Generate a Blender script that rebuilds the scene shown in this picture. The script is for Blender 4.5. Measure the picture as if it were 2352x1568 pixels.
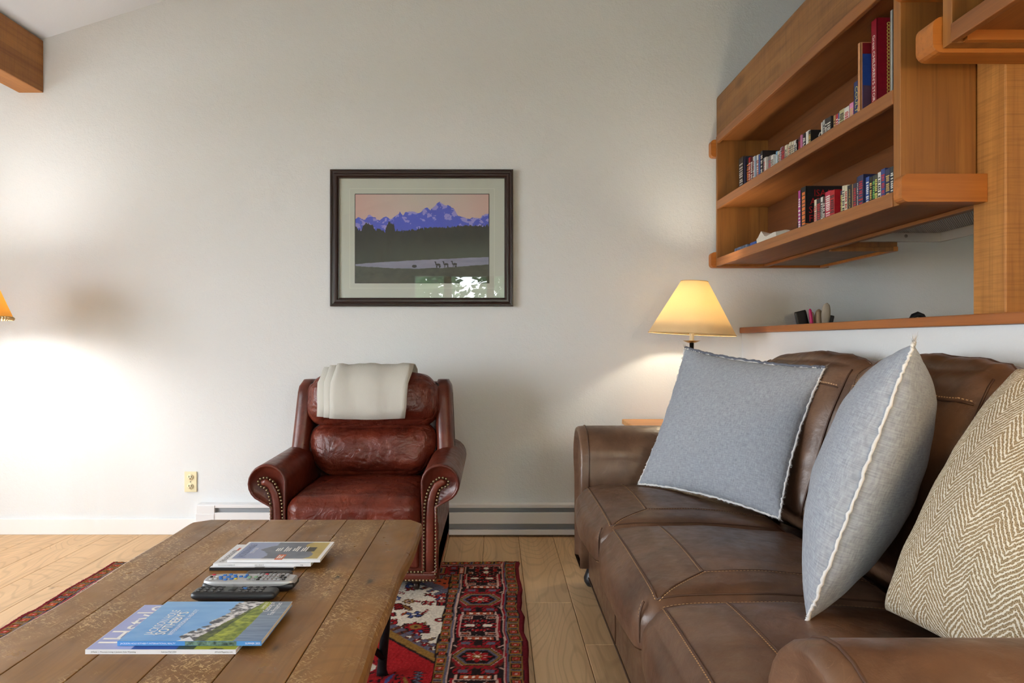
import bpy, bmesh, math, random
import numpy as np
from mathutils import Vector, Matrix, noise
random.seed(7); RNG = np.random.default_rng(7)
R = math.radians; PI = math.pi
for o in list(bpy.data.objects): bpy.data.objects.remove(o)
SC = bpy.context.scene
COL = SC.collection

# ------------------------------------------------------------------ camera
cam_d = bpy.data.cameras.new('camera'); CAM = bpy.data.objects.new('camera', cam_d); COL.objects.link(CAM)
CAM.location = (0, 0, 1.075); CAM.rotation_euler = (R(90), 0, 0)
cam_d.sensor_width = 36; cam_d.lens = 36*1600/2352; cam_d.shift_x = 38/2352; cam_d.shift_y = 0
cam_d.clip_start = .05; SC.camera = CAM
SC.cycles.sample_clamp_indirect = 4.0; SC.cycles.max_bounces = 7; SC.cycles.caustics_reflective = False; SC.cycles.caustics_refractive = False
SC.cycles.use_adaptive_sampling = True; SC.cycles.adaptive_threshold = .18; SC.cycles.adaptive_min_samples = 20
# ------------------------------------------------------------------ exposure
SC.view_settings.view_transform = 'Standard'; SC.view_settings.look = 'None'
SC.view_settings.exposure = 0.06; SC.view_settings.gamma = 1.0; SC.view_settings.use_curve_mapping = False
# ------------------------------------------------------------------ sky
W = bpy.data.worlds.new('sky'); SC.world = W; W.use_nodes = True
wb = W.node_tree.nodes['Background']; wb.inputs[0].default_value = (.89, .945, 1.0, 1); wb.inputs[1].default_value = 18.5
# ------------------------------------------------------------------ daylight enters through the windows
def area(name, loc, target, sx, sy, power, col):
    d = bpy.data.lights.new(name, 'AREA'); d.shape = 'RECTANGLE'; d.size = sx; d.size_y = sy; d.energy = power; d.color = col
    o = bpy.data.objects.new(name, d); COL.objects.link(o); o.location = loc
    o.rotation_euler = (Vector(target)-Vector(loc)).to_track_quat('-Z', 'Y').to_euler(); return o
# the windows guide the sampling of the sky (light portals, they emit nothing themselves)
for o_ in (area('window_portal_rear', (.22, -2.19, 1.465), (.22, 0, 1.465), 2.76, 1.09, 1, (1, 1, 1)), area('window_portal_left', (-4.19, .4, 1.12), (0, .4, 1.12), 3.0, 2.0, 1, (1, 1, 1))):
    o_.data.cycles.is_portal = True

# ------------------------------------------------------------------ helpers
def lin(c):
    c = np.asarray(c, float)/255.0
    return np.where(c <= .04045, c/12.92, ((c+.055)/1.055)**2.4)
def C(r, g, b): return tuple(float(v) for v in lin((r, g, b)))+(1.0,)
WL = {}
def tag(o, label=None, cat=None, group=None, kind=None):
    if label: o['label'] = label
    if cat: o['category'] = cat
    if group: o['group'] = group
    if kind: o['kind'] = kind
    return o
def empty(name, loc=(0, 0, 0), label=None, cat=None, group=None, kind=None, parent=None):
    o = bpy.data.objects.new(name, None); COL.objects.link(o); o.empty_display_size = .05
    place(o, loc, parent); return tag(o, label, cat, group, kind)
def place(o, loc, parent):
    loc = Vector(loc)
    if parent is not None:
        o.parent = parent; o.location = loc-WL[parent]
    else: o.location = loc
    WL[o] = loc
def mk(name, V, F, mat, parent=None, smooth=False, loc=None, col=None):
    """one mesh object from world-space vertices"""
    V = np.asarray(V, float).reshape(-1, 3)
    L = Vector(loc) if loc is not None else (WL[parent] if parent is not None else Vector((0, 0, 0)))
    me = bpy.data.meshes.new(name)
    if isinstance(F, np.ndarray):
        nf, k = F.shape
        me.vertices.add(len(V)); me.vertices.foreach_set('co', (V-np.array(L)).astype(np.float32).ravel())
        me.loops.add(nf*k); me.loops.foreach_set('vertex_index', F.astype(np.int32).ravel())
        me.polygons.add(nf); me.polygons.foreach_set('loop_start', np.arange(0, nf*k, k, dtype=np.int32))
        me.update(calc_edges=True)
    else:
        me.from_pydata((V-np.array(L)).tolist(), [], F); me.update()
    if smooth: me.polygons.foreach_set('use_smooth', np.ones(len(me.polygons), bool))
    if col is not None:
        at = me.color_attributes.new('Col', 'FLOAT_COLOR', 'POINT')
        cc = np.ones((len(V), 4), np.float32); cc[:, :3] = col; at.data.foreach_set('color', cc.ravel())
    if mat is not None: me.materials.append(mat)
    o = bpy.data.objects.new(name, me); COL.objects.link(o)
    place(o, L, parent); return o
class MB:
    """collects shapes for one mesh"""
    def __init__(s): s.V = []; s.F = []
    def add(s, V, F):
        n = len(s.V); s.V += [tuple(v) for v in V]; s.F += [tuple(i+n for i in f) for f in F]; return s
    def box(s, x0, x1, y0, y1, z0, z1, bev=0, seg=2): return s.add(*boxg(x0, x1, y0, y1, z0, z1, bev, seg))
    def tube(s, *a, **k): return s.add(*tubeg(*a, **k))
    def lathe(s, *a, **k): return s.add(*latheg(*a, **k))
    def build(s, name, mat, parent=None, smooth=False, loc=None): return mk(name, s.V, s.F, mat, parent, smooth, loc)
_bc = {}
def boxg(x0, x1, y0, y1, z0, z1, bev=0, seg=2):
    sx, sy, sz = x1-x0, y1-y0, z1-z0
    if bev <= 0:
        V = [(x, y, z) for z in (z0, z1) for y in (y0, y1) for x in (x0, x1)]
        return V, [(0, 2, 3, 1), (4, 5, 7, 6), (0, 1, 5, 4), (2, 6, 7, 3), (0, 4, 6, 2), (1, 3, 7, 5)]
    k = (round(sx, 5), round(sy, 5), round(sz, 5), bev, seg)
    if k not in _bc:
        bm = bmesh.new(); bmesh.ops.create_cube(bm, size=1)
        bmesh.ops.scale(bm, vec=(sx, sy, sz), verts=bm.verts)
        bmesh.ops.bevel(bm, geom=list(bm.edges), offset=min(bev, .49*min(sx, sy, sz)), segments=seg, profile=.5, affect='EDGES')
        bm.verts.index_update()
        _bc[k] = ([v.co[:] for v in bm.verts], [tuple(v.index for v in f.verts) for f in bm.faces]); bm.free()
    V, F = _bc[k]; cx, cy, cz = (x0+x1)/2, (y0+y1)/2, (z0+z1)/2
    return [(v[0]+cx, v[1]+cy, v[2]+cz) for v in V], F
def box(name, x0, x1, y0, y1, z0, z1, mat, parent=None, bev=0, seg=2, smooth=False, loc=None):
    V, F = boxg(x0, x1, y0, y1, z0, z1, bev, seg); return mk(name, V, F, mat, parent, smooth, loc)
def tubeg(P, r, n=8, closed=False, cap=True, up=None):
    """round bar along a polyline; r may be a list"""
    P = [Vector(p) for p in P]; m = len(P); rs = r if isinstance(r, (list, tuple, np.ndarray)) else [r]*m
    V = []; F = []; prev = None
    for i, p in enumerate(P):
        a = P[(i-1) % m] if (closed or i > 0) else p; b = P[(i+1) % m] if (closed or i < m-1) else p
        t = (b-a).normalized() if (b-a).length > 1e-9 else Vector((0, 0, 1))
        if prev is None:
            u = Vector(up) if up else (Vector((0, 0, 1)) if abs(t.z) < .9 else Vector((1, 0, 0)))
            u = (u-t*u.dot(t)).normalized()
        else:
            u = prev-t*prev.dot(t)
            u = u.normalized() if u.length > 1e-6 else t.orthogonal().normalized()
        prev = u; w = t.cross(u)
        for k in range(n):
            an = 2*PI*k/n; V.append(p+u*math.cos(an)*rs[i]+w*math.sin(an)*rs[i])
    for i in range(m if closed else m-1):
        for k in range(n):
            a = i*n+k; b = i*n+(k+1) % n; c = ((i+1) % m)*n+(k+1) % n; d = ((i+1) % m)*n+k
            F.append((a, b, c, d))
    if cap and not closed:
        F.append(tuple(range(n-1, -1, -1))); F.append(tuple(range((m-1)*n, m*n)))
    return [tuple(v) for v in V], F
def tube(name, P, r, mat, parent=None, n=8, closed=False, loc=None): 
    V, F = tubeg(P, r, n, closed); return mk(name, V, F, mat, parent, True, loc)
def latheg(prof, c, n=32, M=None):
    V = []; F = []; m = len(prof)
    for k in range(n):
        a = 2*PI*k/n
        for (r, z) in prof:
            p = Vector((r*math.cos(a), r*math.sin(a), z))
            if M is not None: p = M @ p
            V.append((p.x+c[0], p.y+c[1], p.z+c[2]))
    for k in range(n):
        for i in range(m-1):
            a = k*m+i; b = ((k+1) % n)*m+i
            F.append((a, b, b+1, a+1))
    return V, F
def lathe(name, prof, c, mat, parent=None, n=32, M=None, smooth=True, loc=None):
    V, F = latheg(prof, c, n, M); return mk(name, V, F, mat, parent, smooth, loc)
def prismg(poly, d0, d1, axis):
    """extrude polygon (u,v) along axis between d0,d1. axis x:(u,v)=(y,z); y:(x,z); z:(x,y)"""
    n = len(poly)
    def pt(u, v, d): return {'x': (d, u, v), 'y': (u, d, v), 'z': (u, v, d)}[axis]
    V = [pt(u, v, d0) for u, v in poly]+[pt(u, v, d1) for u, v in poly]
    F = [(i, (i+1) % n, n+(i+1) % n, n+i) for i in range(n)]+[tuple(range(n-1, -1, -1)), tuple(range(n, 2*n))]
    return V, F
def sweepg(rings, close_ends=True):
    """list of equal-length closed rings -> skin"""
    n = len(rings[0]); V = [tuple(p) for r in rings for p in r]; F = []
    for i in range(len(rings)-1):
        for k in range(n):
            F.append((i*n+k, i*n+(k+1) % n, (i+1)*n+(k+1) % n, (i+1)*n+k))
    if close_ends:
        F.append(tuple(range(n-1, -1, -1))); F.append(tuple(range((len(rings)-1)*n, len(rings)*n)))
    return V, F
_cc = {}
def cubegrid(n):
    if n in _cc: return _cc[n]
    t = np.linspace(-1, 1, n+1); idx = {}; V = []; F = []
    def vid(p):
        k = tuple(int(round(q*1e5)) for q in p)
        if k not in idx: idx[k] = len(V); V.append(p)
        return idx[k]
    for ax in range(3):
        for sgn in (-1, 1):
            for i in range(n):
                for j in range(n):
                    q = []
                    for (a, b) in ((t[i], t[j]), (t[i+1], t[j]), (t[i+1], t[j+1]), (t[i], t[j+1])):
                        p = [0, 0, 0]; p[ax] = sgn; p[(ax+1) % 3] = a; p[(ax+2) % 3] = b; q.append(vid(tuple(p)))
                    F.append(tuple(q) if sgn > 0 else tuple(q[::-1]))
    _cc[n] = (np.array(V), F); return _cc[n]
def cmap(P, h, r, crown=(0, 0, 0)):
    """map surface points of the unit cube to a soft rounded box with bulged faces"""
    P = np.asarray(P, float).reshape(-1, 3); h = np.asarray(h, float)
    p = P*h; q = np.clip(p, -(h-r), h-r); d = p-q
    L = np.linalg.norm(d, axis=1, keepdims=True); L[L == 0] = 1
    out = q+d/L*r
    a, b, c = P[:, 0], P[:, 1], P[:, 2]
    out[:, 0] += crown[0]*a*(1-b*b)*(1-c*c); out[:, 1] += crown[1]*b*(1-a*a)*(1-c*c); out[:, 2] += crown[2]*c*(1-a*a)*(1-b*b)
    return out
def nz(P, s, seed=0.0, oct=2):
    return np.array([noise.fractal(Vector((p[0]*s+seed, p[1]*s-seed*.7, p[2]*s+seed*1.3)), 1.0, 2.0, oct) for p in P])
def rotm(ax, deg): return np.array(Matrix.Rotation(R(deg), 3, ax))
_texts = []
def text(name, s, size, o, xd, yd, mat, parent, align='LEFT', lift=0.0004, sx=1.0):
    _texts.append((name, s, size, Vector(o), Vector(xd).normalized(), Vector(yd).normalized(), mat, parent, align, lift, sx))
def flush_texts():
    if not _texts: return
    obs = []
    for (name, s, size, o, xd, yd, mat, parent, align, lift, sx) in _texts:
        cu = bpy.data.curves.new('tmp', 'FONT'); cu.body = s; cu.size = size; cu.align_x = align; cu.resolution_u = 2
        ob = bpy.data.objects.new('tmp', cu); COL.objects.link(ob); obs.append(ob)
    dg = bpy.context.evaluated_depsgraph_get(); dg.update()
    for ob, (name, s, size, o, xd, yd, mat, parent, align, lift, sx) in zip(obs, _texts):
        me = bpy.data.meshes.new_from_object(ob.evaluated_get(dg))
        n = xd.cross(yd); V = [o+xd*v.co.x*sx+yd*v.co.y+n*lift for v in me.vertices]
        F = [tuple(p.vertices) for p in me.polygons]
        bpy.data.meshes.remove(me); mk(name, V, F, mat, parent)
    for ob in obs:
        cu = ob.data; bpy.data.objects.remove(ob); bpy.data.curves.remove(cu)
    _texts.clear()

# ------------------------------------------------------------------ materials
def NM(name):
    m = bpy.data.materials.new(name); m.use_nodes = True
    return m, m.node_tree, m.node_tree.nodes['Principled BSDF']
def N(nt, t, ins=None, **kw):
    n = nt.nodes.new(t)
    for k, v in kw.items(): setattr(n, k, v)
    for k, v in (ins or {}).items():
        if isinstance(v, bpy.types.NodeSocket): nt.links.new(v, n.inputs[k])
        else: n.inputs[k].default_value = v
    return n
def ramp(nt, fac, stops, interp='LINEAR'):
    n = nt.nodes.new('ShaderNodeValToRGB'); cr = n.color_ramp; cr.interpolation = interp
    while len(cr.elements) < len(stops): cr.elements.new(.5)
    for e, (p, c) in zip(cr.elements, stops): e.position = p; e.color = c
    nt.links.new(fac, n.inputs[0]); return n.outputs[0]
def mixc(nt, fac, a, b, mode='MIX'):
    n = nt.nodes.new('ShaderNodeMix'); n.data_type = 'RGBA'; n.blend_type = mode
    for i, v in ((0, fac), (6, a), (7, b)):
        if isinstance(v, bpy.types.NodeSocket): nt.links.new(v, n.inputs[i])
        else: n.inputs[i].default_value = v
    return n.outputs[2]
def coords(nt, scale=(1, 1, 1), rand=0.0, kind='Object'):
    tc = N(nt, 'ShaderNodeTexCoord'); v = tc.outputs[kind]
    if rand:
        oi = N(nt, 'ShaderNodeObjectInfo'); mu = N(nt, 'ShaderNodeMath', {0: oi.outputs['Random'], 1: rand}, operation='MULTIPLY')
        v = N(nt, 'ShaderNodeVectorMath', {0: v, 1: mu.outputs[0]}, operation='ADD').outputs[0]
    return N(nt, 'ShaderNodeMapping', {0: v, 3: scale}).outputs[0]
def bump(nt, bs, h, strength, dist, prev=None):
    b = N(nt, 'ShaderNodeBump', {'Strength': strength, 'Distance': dist, 'Height': h})
    if prev is not None: nt.links.new(prev, b.inputs['Normal'])
    nt.links.new(b.outputs[0], bs.inputs['Normal']); return b.outputs[0]
def plain(name, c, rough=.5, metal=0.0, spec=.5, var=.0, vs=6.0):
    m, nt, b = NM(name); b.inputs['Base Color'].default_value = c; b.inputs['Roughness'].default_value = rough
    b.inputs['Metallic'].default_value = metal; b.inputs['Specular IOR Level'].default_value = spec
    if var:
        n = N(nt, 'ShaderNodeTexNoise', {'Vector': coords(nt), 'Scale': vs, 'Detail': 5.0})
        lo = tuple(v*(1-var) for v in c[:3])+(1,); hi = tuple(min(1, v*(1+var)) for v in c[:3])+(1,)
        nt.links.new(ramp(nt, n.outputs[0], [(.3, lo), (.7, hi)]), b.inputs['Base Color'])
    return m
def paint(name, c, bs=.10, sc=140, rough=.75):
    m, nt, b = NM(name); b.inputs['Base Color'].default_value = c; b.inputs['Roughness'].default_value = rough
    b.inputs['Specular IOR Level'].default_value = .25
    v = coords(nt)
    n1 = N(nt, 'ShaderNodeTexNoise', {'Vector': v, 'Scale': sc, 'Detail': 3.0, 'Roughness': .55})
    n2 = N(nt, 'ShaderNodeTexNoise', {'Vector': v, 'Scale': sc*.28, 'Detail': 2.0})
    a = N(nt, 'ShaderNodeMath', {0: n1.outputs[0], 1: n2.outputs[0]}, operation='ADD')
    bump(nt, b, a.outputs[0], bs, .008); return m
def wood(name, light, dark, along='x', rough=.45, grain=1.0, knots=None, bs=.12, rand=9.0, rings=0.0, coat=0.0, contrast=1.0, saw=0.0):
    m, nt, b = NM(name)
    k = {'x': (.9, 14, 14), 'y': (14, .9, 14), 'z': (14, 14, .9)}[along]
    v = coords(nt, tuple(q*grain for q in k), rand)
    n1 = N(nt, 'ShaderNodeTexNoise', {'Vector': v, 'Scale': 1.0, 'Detail': 6.0, 'Roughness': .6, 'Distortion': .5})
    v2 = coords(nt, tuple(q*grain*(6 if q > 1 else 2.5) for q in k), rand)
    n2 = N(nt, 'ShaderNodeTexNoise', {'Vector': v2, 'Scale': 1.0, 'Detail': 4.0, 'Roughness': .6})
    col = ramp(nt, n1.outputs[0], [(.5-.22/contrast, dark), (.5+.2/contrast, light)])
    dk = tuple(q*.62 for q in dark[:3])+(1,)
    f2 = ramp(nt, n2.outputs[0], [(.52, (0, 0, 0, 1)), (.75, (.55, .55, .55, 1))])
    col = mixc(nt, f2, col, dk)
    h = n2.outputs[0]
    if rings:
        vr = coords(nt, tuple(q*.12*grain if q > 1 else q*.35 for q in k), rand)
        nn = N(nt, 'ShaderNodeTexNoise', {'Vector': vr, 'Scale': 1.5, 'Detail': 2.5, 'Roughness': .4})
        sn = N(nt, 'ShaderNodeMath', {0: nn.outputs[0], 1: 330.0}, operation='MULTIPLY')
        sn = N(nt, 'ShaderNodeMath', {0: sn.outputs[0]}, operation='SINE')
        fr = ramp(nt, sn.outputs[0], [(.55, (0, 0, 0, 1)), (1.0, (rings, rings, rings, 1))])
        col = mixc(nt, fr, col, dk)
    if knots:
        vk = coords(nt, {'x': (3.2, 7.0, 7.0), 'y': (7.0, 3.2, 7.0), 'z': (7.0, 7.0, 3.2)}[along], rand)
        nd = N(nt, 'ShaderNodeTexNoise', {'Vector': vk, 'Scale': 6.0, 'Detail': 2.0})
        vd = mixc(nt, .02, vk, nd.outputs['Color'], 'ADD')
        vo = N(nt, 'ShaderNodeTexVoronoi', {'Vector': vd, 'Scale': 1.0, 'Randomness': 1.0})
        fk = ramp(nt, vo.outputs['Distance'], [(0.03*knots, (1, 1, 1, 1)), (.06*knots, (.4, .4, .4, 1)), (.12*knots, (0, 0, 0, 1))])
        ck = N(nt, 'ShaderNodeTexNoise', {'Vector': vk, 'Scale': .7, 'Detail': 0.0})
        fk2 = N(nt, 'ShaderNodeMath', {0: fk, 1: ramp(nt, ck.outputs[0], [(.5, (0, 0, 0, 1)), (.56, (1, 1, 1, 1))])}, operation='MULTIPLY')
        col = mixc(nt, fk2.outputs[0], col, tuple(q*.25 for q in dark[:3])+(1,))
    if saw:
        vs = coords(nt, {'x': (1, .05, .05), 'y': (.05, 1, .05), 'z': (.05, .05, 1)}[along], rand)
        ns = N(nt, 'ShaderNodeTexNoise', {'Vector': vs, 'Scale': 170.0, 'Detail': 2.0})
        col = mixc(nt, ramp(nt, ns.outputs[0], [(.45, (0, 0, 0, 1)), (.7, (saw, saw, saw, 1))]), col, dk)
    nt.links.new(col, b.inputs['Base Color']); b.inputs['Roughness'].default_value = rough
    b.inputs['Coat Weight'].default_value = coat; b.inputs['Coat Roughness'].default_value = .2
    bump(nt, b, h, bs, .002); return m, nt, b, col
def leather(name, c0, c1, c2, rough=.4, crease=0.0, seed=0.0, wear=None, cs=1.0):
    m, nt, b = NM(name); v = coords(nt, (1, 1, 1), 5.0)
    n1 = N(nt, 'ShaderNodeTexNoise', {'Vector': v, 'Scale': 5.0+seed, 'Detail': 6.0, 'Roughness': .6, 'Distortion': .6})
    col = ramp(nt, n1.outputs[0], [(.3, c0), (.5, c1), (.72, c2)])
    vo = N(nt, 'ShaderNodeTexVoronoi', {'Vector': v, 'Scale': 480.0}, feature='DISTANCE_TO_EDGE')
    n2 = N(nt, 'ShaderNodeTexNoise', {'Vector': v, 'Scale': 30.0, 'Detail': 5.0})
    if wear:
        vw = mixc(nt, .35, v, n1.outputs['Color'], 'ADD')
        w = N(nt, 'ShaderNodeTexVoronoi', {'Vector': vw, 'Scale': 11.0*cs}, feature='DISTANCE_TO_EDGE')
        lw = ramp(nt, w.outputs[0], [(0.0, (1, 1, 1, 1)), (.018, (0, 0, 0, 1))])
        mk_ = N(nt, 'ShaderNodeTexNoise', {'Vector': v, 'Scale': 7.0, 'Detail': 3.0})
        f = N(nt, 'ShaderNodeMath', {0: lw, 1: ramp(nt, mk_.outputs[0], [(.52, (0, 0, 0, 1)), (.7, (.6, .6, .6, 1))])}, operation='MULTIPLY')
        col = mixc(nt, f.outputs[0], col, wear)
    nt.links.new(col, b.inputs['Base Color'])
    nt.links.new(ramp(nt, n2.outputs[0], [(.3, (rough-.07,)*3+(1,)), (.7, (rough+.1,)*3+(1,))]), b.inputs['Roughness'])
    nb = bump(nt, b, vo.outputs[0], .10, .0008)
    if crease:
        vc = mixc(nt, .22, v, n1.outputs['Color'], 'ADD')
        cr = N(nt, 'ShaderNodeTexVoronoi', {'Vector': N(nt, 'ShaderNodeMapping', {0: vc, 3: (1.0, 1.0, .45)}).outputs[0], 'Scale': 8.0*cs}, feature='F1')
        n3 = N(nt, 'ShaderNodeTexNoise', {'Vector': v, 'Scale': 13.0, 'Detail': 4.0, 'Distortion': 1.5})
        a = N(nt, 'ShaderNodeMath', {0: cr.outputs[0], 1: n3.outputs[0]}, operation='ADD')
        bump(nt, b, a.outputs[0], crease, .02, nb)
    return m
def vcol(name, rough=.5, spec=.4, grain=0.0, gs=900, coat=0.0):
    m, nt, b = NM(name); a = N(nt, 'ShaderNodeVertexColor', layer_name='Col')
    nt.links.new(a.outputs[0], b.inputs['Base Color']); b.inputs['Roughness'].default_value = rough
    b.inputs['Specular IOR Level'].default_value = spec; b.inputs['Coat Weight'].default_value = coat
    if grain:
        n = N(nt, 'ShaderNodeTexNoise', {'Vector': coords(nt), 'Scale': gs, 'Detail': 2.0}); bump(nt, b, n.outputs[0], grain, .004)
    return m
def fabric(name, c0, c1, sc=(160, 900), bs=.25, uv=True, slub=None):
    m, nt, b = NM(name); kind = 'UV' if uv else 'Object'
    va = coords(nt, (sc[0]*.15, sc[0], sc[0]), 0, kind); vb = coords(nt, (sc[0], sc[0]*.15, sc[0]), 0, kind)
    na = N(nt, 'ShaderNodeTexNoise', {'Vector': va, 'Scale': 1.0, 'Detail': 3.0}); nb_ = N(nt, 'ShaderNodeTexNoise', {'Vector': vb, 'Scale': 1.0, 'Detail': 3.0})
    s = N(nt, 'ShaderNodeMath', {0: na.outputs[0], 1: nb_.outputs[0]}, operation='ADD')
    s = N(nt, 'ShaderNodeMath', {0: s.outputs[0], 1: .5}, operation='MULTIPLY')
    nt.links.new(ramp(nt, s.outputs[0], [(.36, c0), (.62, c1)]), b.inputs['Base Color'])
    b.inputs['Roughness'].default_value = .95; b.inputs['Specular IOR Level'].default_value = .1
    b.inputs['Sheen Weight'].default_value = .15
    w = N(nt, 'ShaderNodeTexNoise', {'Vector': coords(nt, (sc[1],)*3, 0, kind), 'Scale': 1.0, 'Detail': 1.0})
    a = N(nt, 'ShaderNodeMath', {0: w.outputs[0], 1: s.outputs[0]}, operation='ADD')
    bump(nt, b, a.outputs[0], bs, .003); return m
def glassy(name, tint=(1, 1, 1, 1), rough=0.0, ior=1.5):
    m = bpy.data.materials.new(name); m.use_nodes = True; nt = m.node_tree; nt.nodes.clear()
    out = N(nt, 'ShaderNodeOutputMaterial'); lw = N(nt, 'ShaderNodeLayerWeight', {0: .5}); r0 = ((ior-1)/(ior+1))**2
    pw = N(nt, 'ShaderNodeMath', {0: lw.outputs['Facing'], 1: 5.0}, operation='POWER')
    fr = N(nt, 'ShaderNodeMath', {0: pw.outputs[0], 1: 1-r0, 2: r0}, operation='MULTIPLY_ADD')
    t = N(nt, 'ShaderNodeBsdfTransparent', {0: tint}); g = N(nt, 'ShaderNodeBsdfGlossy', {'Roughness': rough})
    mx = N(nt, 'ShaderNodeMixShader', {0: fr.outputs[0], 1: t.outputs[0], 2: g.outputs[0]})
    nt.links.new(mx.outputs[0], out.inputs[0]); return m
def shade_mat(name, c, trans=.55):
    m = bpy.data.materials.new(name); m.use_nodes = True; nt = m.node_tree; nt.nodes.clear()
    out = N(nt, 'ShaderNodeOutputMaterial'); v = coords(nt)
    n = N(nt, 'ShaderNodeTexNoise', {'Vector': v, 'Scale': 300.0, 'Detail': 2.0})
    col = mixc(nt, ramp(nt, n.outputs[0], [(.3, (0, 0, 0, 1)), (.7, (.25, .25, .25, 1))]), c, tuple(q*.85 for q in c[:3])+(1,))
    d = N(nt, 'ShaderNodeBsdfDiffuse', {0: col}); t = N(nt, 'ShaderNodeBsdfTranslucent', {0: col})
    mx = N(nt, 'ShaderNodeMixShader', {0: trans, 1: d.outputs[0], 2: t.outputs[0]})
    nt.links.new(mx.outputs[0], out.inputs[0]); return m

M = {}
M['wall'] = paint('wall_paint', C(216, 219, 221), .2); M['ceil'] = paint('ceiling_paint', C(208, 212, 217), .06, 90)
M['trimwhite'] = plain('white_trim_paint', C(226, 226, 226), .4)
M['heater'] = plain('heater_enamel', C(222, 223, 226), .35, var=.02); M['heaterdark'] = plain('heater_inside_metal', C(150, 153, 157), .5, .1)
M['beam'] = wood('rough_sawn_fir_beam', C(176, 116, 52), C(128, 76, 28), 'y', .6, .8, 1.8, .2, saw=.25)[0]
M['post'] = wood('rough_sawn_fir_post', C(186, 128, 60), C(146, 92, 38), 'z', .6, .9, 1.6, .22, saw=.4)[0]
M['shelf'] = wood('stained_shelf_wood', C(152, 96, 48), C(118, 70, 31), 'y', .5, .9, None, .06)[0]
M['shelfz'] = wood('stained_shelf_panel', C(154, 101, 46), C(116, 70, 28), 'z', .5, .9, .5, .06)[0]
M['shelfx'] = wood('stained_shelf_rail', C(180, 110, 44), C(142, 80, 27), 'x', .42, .9, None, .06)[0]
M['shelfback'] = wood('stained_shelf_back', C(122, 71, 32), C(94, 50, 20), 'y', .55, .8, None, .05)[0]
M['oldbeam'] = wood('weathered_header_beam', C(150, 104, 56), C(104, 66, 32), 'y', .7, .7, 2.6, .25, saw=.3, contrast=1.1)[0]
M['ledge'] = wood('ledge_wood', C(166, 100, 48), C(136, 76, 32), 'y', .38, 1.0, None, .05)[0]
M['pine'] = wood('orange_pine', C(226, 164, 92), C(198, 130, 62), 'x', .4, .8, .4, .05)[0]
M['oak'] = wood('oak_floor', C(212, 177, 134), C(190, 155, 114), 'y', .5, .8, .9, .10, 11.0, .34)[0]
M['sub'] = plain('subfloor', C(70, 54, 40), .9)
M['iron'] = plain('black_iron', C(26, 26, 28), .42, .6, var=.3, vs=40)
M['black'] = plain('black_plastic', C(24, 25, 28), .42); M['dark'] = plain('dark_grey_plastic', C(58, 56, 54), .5)
M['white'] = plain('white_print', C(240, 240, 240), .5); M['paper'] = plain('paper_edges', C(222, 216, 202), .85, var=.08, vs=200)
M['steel'] = plain('dull_metal', C(150, 148, 142), .35, .9)

# ================================================================== the room
D = 3.89
def struct(o): return tag(o, kind='structure')
XL, XR, YR = -4.2, 3.6, -2.2
# back wall with the sloping ceiling above
struct(box('wall_back', XL-.2, XR+.2, D, D+.15, -.1, 5.3, M['wall']))
wl = MB(); wl.box(XL-.15, XL, YR-.2, -1.1, -.1, 3.0).box(XL-.15, XL, 1.9, D, -.1, 3.0).box(XL-.15, XL, -1.1, 1.9, 2.12, 3.0).box(XL-.15, XL, -1.1, 1.9, -.1, .12)
struct(wl.build('wall_left', M['wall']))
wr = MB(); wr.box(XL-.2, -1.156, YR-.15, YR, -.1, 5.3).box(1.60, XR+.2, YR-.15, YR, -.1, 5.3).box(-1.156, 1.6, YR-.15, YR, -.1, .92).box(-1.156, 1.6, YR-.15, YR, 2.01, 5.3)
struct(wr.build('wall_rear', M['wall']))
struct(box('wall_kitchen', XR, XR+.15, YR-.2, D+.1, -.1, 5.3, M['wall']))
struct(box('wall_right', 1.375, 1.49, -.6, D, -.02, 1.12, M['wall']))
def zc(x): return 2.764+.316*(x+2.523)
V = [(x, y, zc(x)+t) for t in (0, .15) for y in (YR-.2, D+.05) for x in (XL-.15, XR+.2)]
struct(mk('ceiling', V, [(0, 2, 3, 1), (4, 5, 7, 6), (0, 1, 5, 4), (2, 6, 7, 3), (0, 4, 6, 2), (1, 3, 7, 5)], M['ceil']))
struct(box('added_kitchen_ceiling', 1.412, XR+.1, -.6, D, 2.452, 2.52, M['ceil']))  # unseen lower ceiling, added to block upper light from the kitchen wall
struct(box('baseboard_back', XL, -1.647, D-.016, D, 0, .09, M['trimwhite'], bev=.003))
struct(box('ledge_cap', 1.362, 1.56, -.62, D-.002, 1.121, 1.153, M['ledge'], bev=.004))
tag(bpy.data.objects['ledge_cap'], 'narrow brown wooden ledge capping the white half wall behind the sofa')
bpy.data.objects['ledge_cap'].name = 'trim_1'
# ceiling beam on the left
b = box('ceiling_beam', -2.66, -2.523, YR, D-.001, 2.462, 2.752, M['beam'], bev=.004)
struct(b); b['label'] = 'rough orange-brown wooden ceiling beam in the upper left corner'
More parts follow.
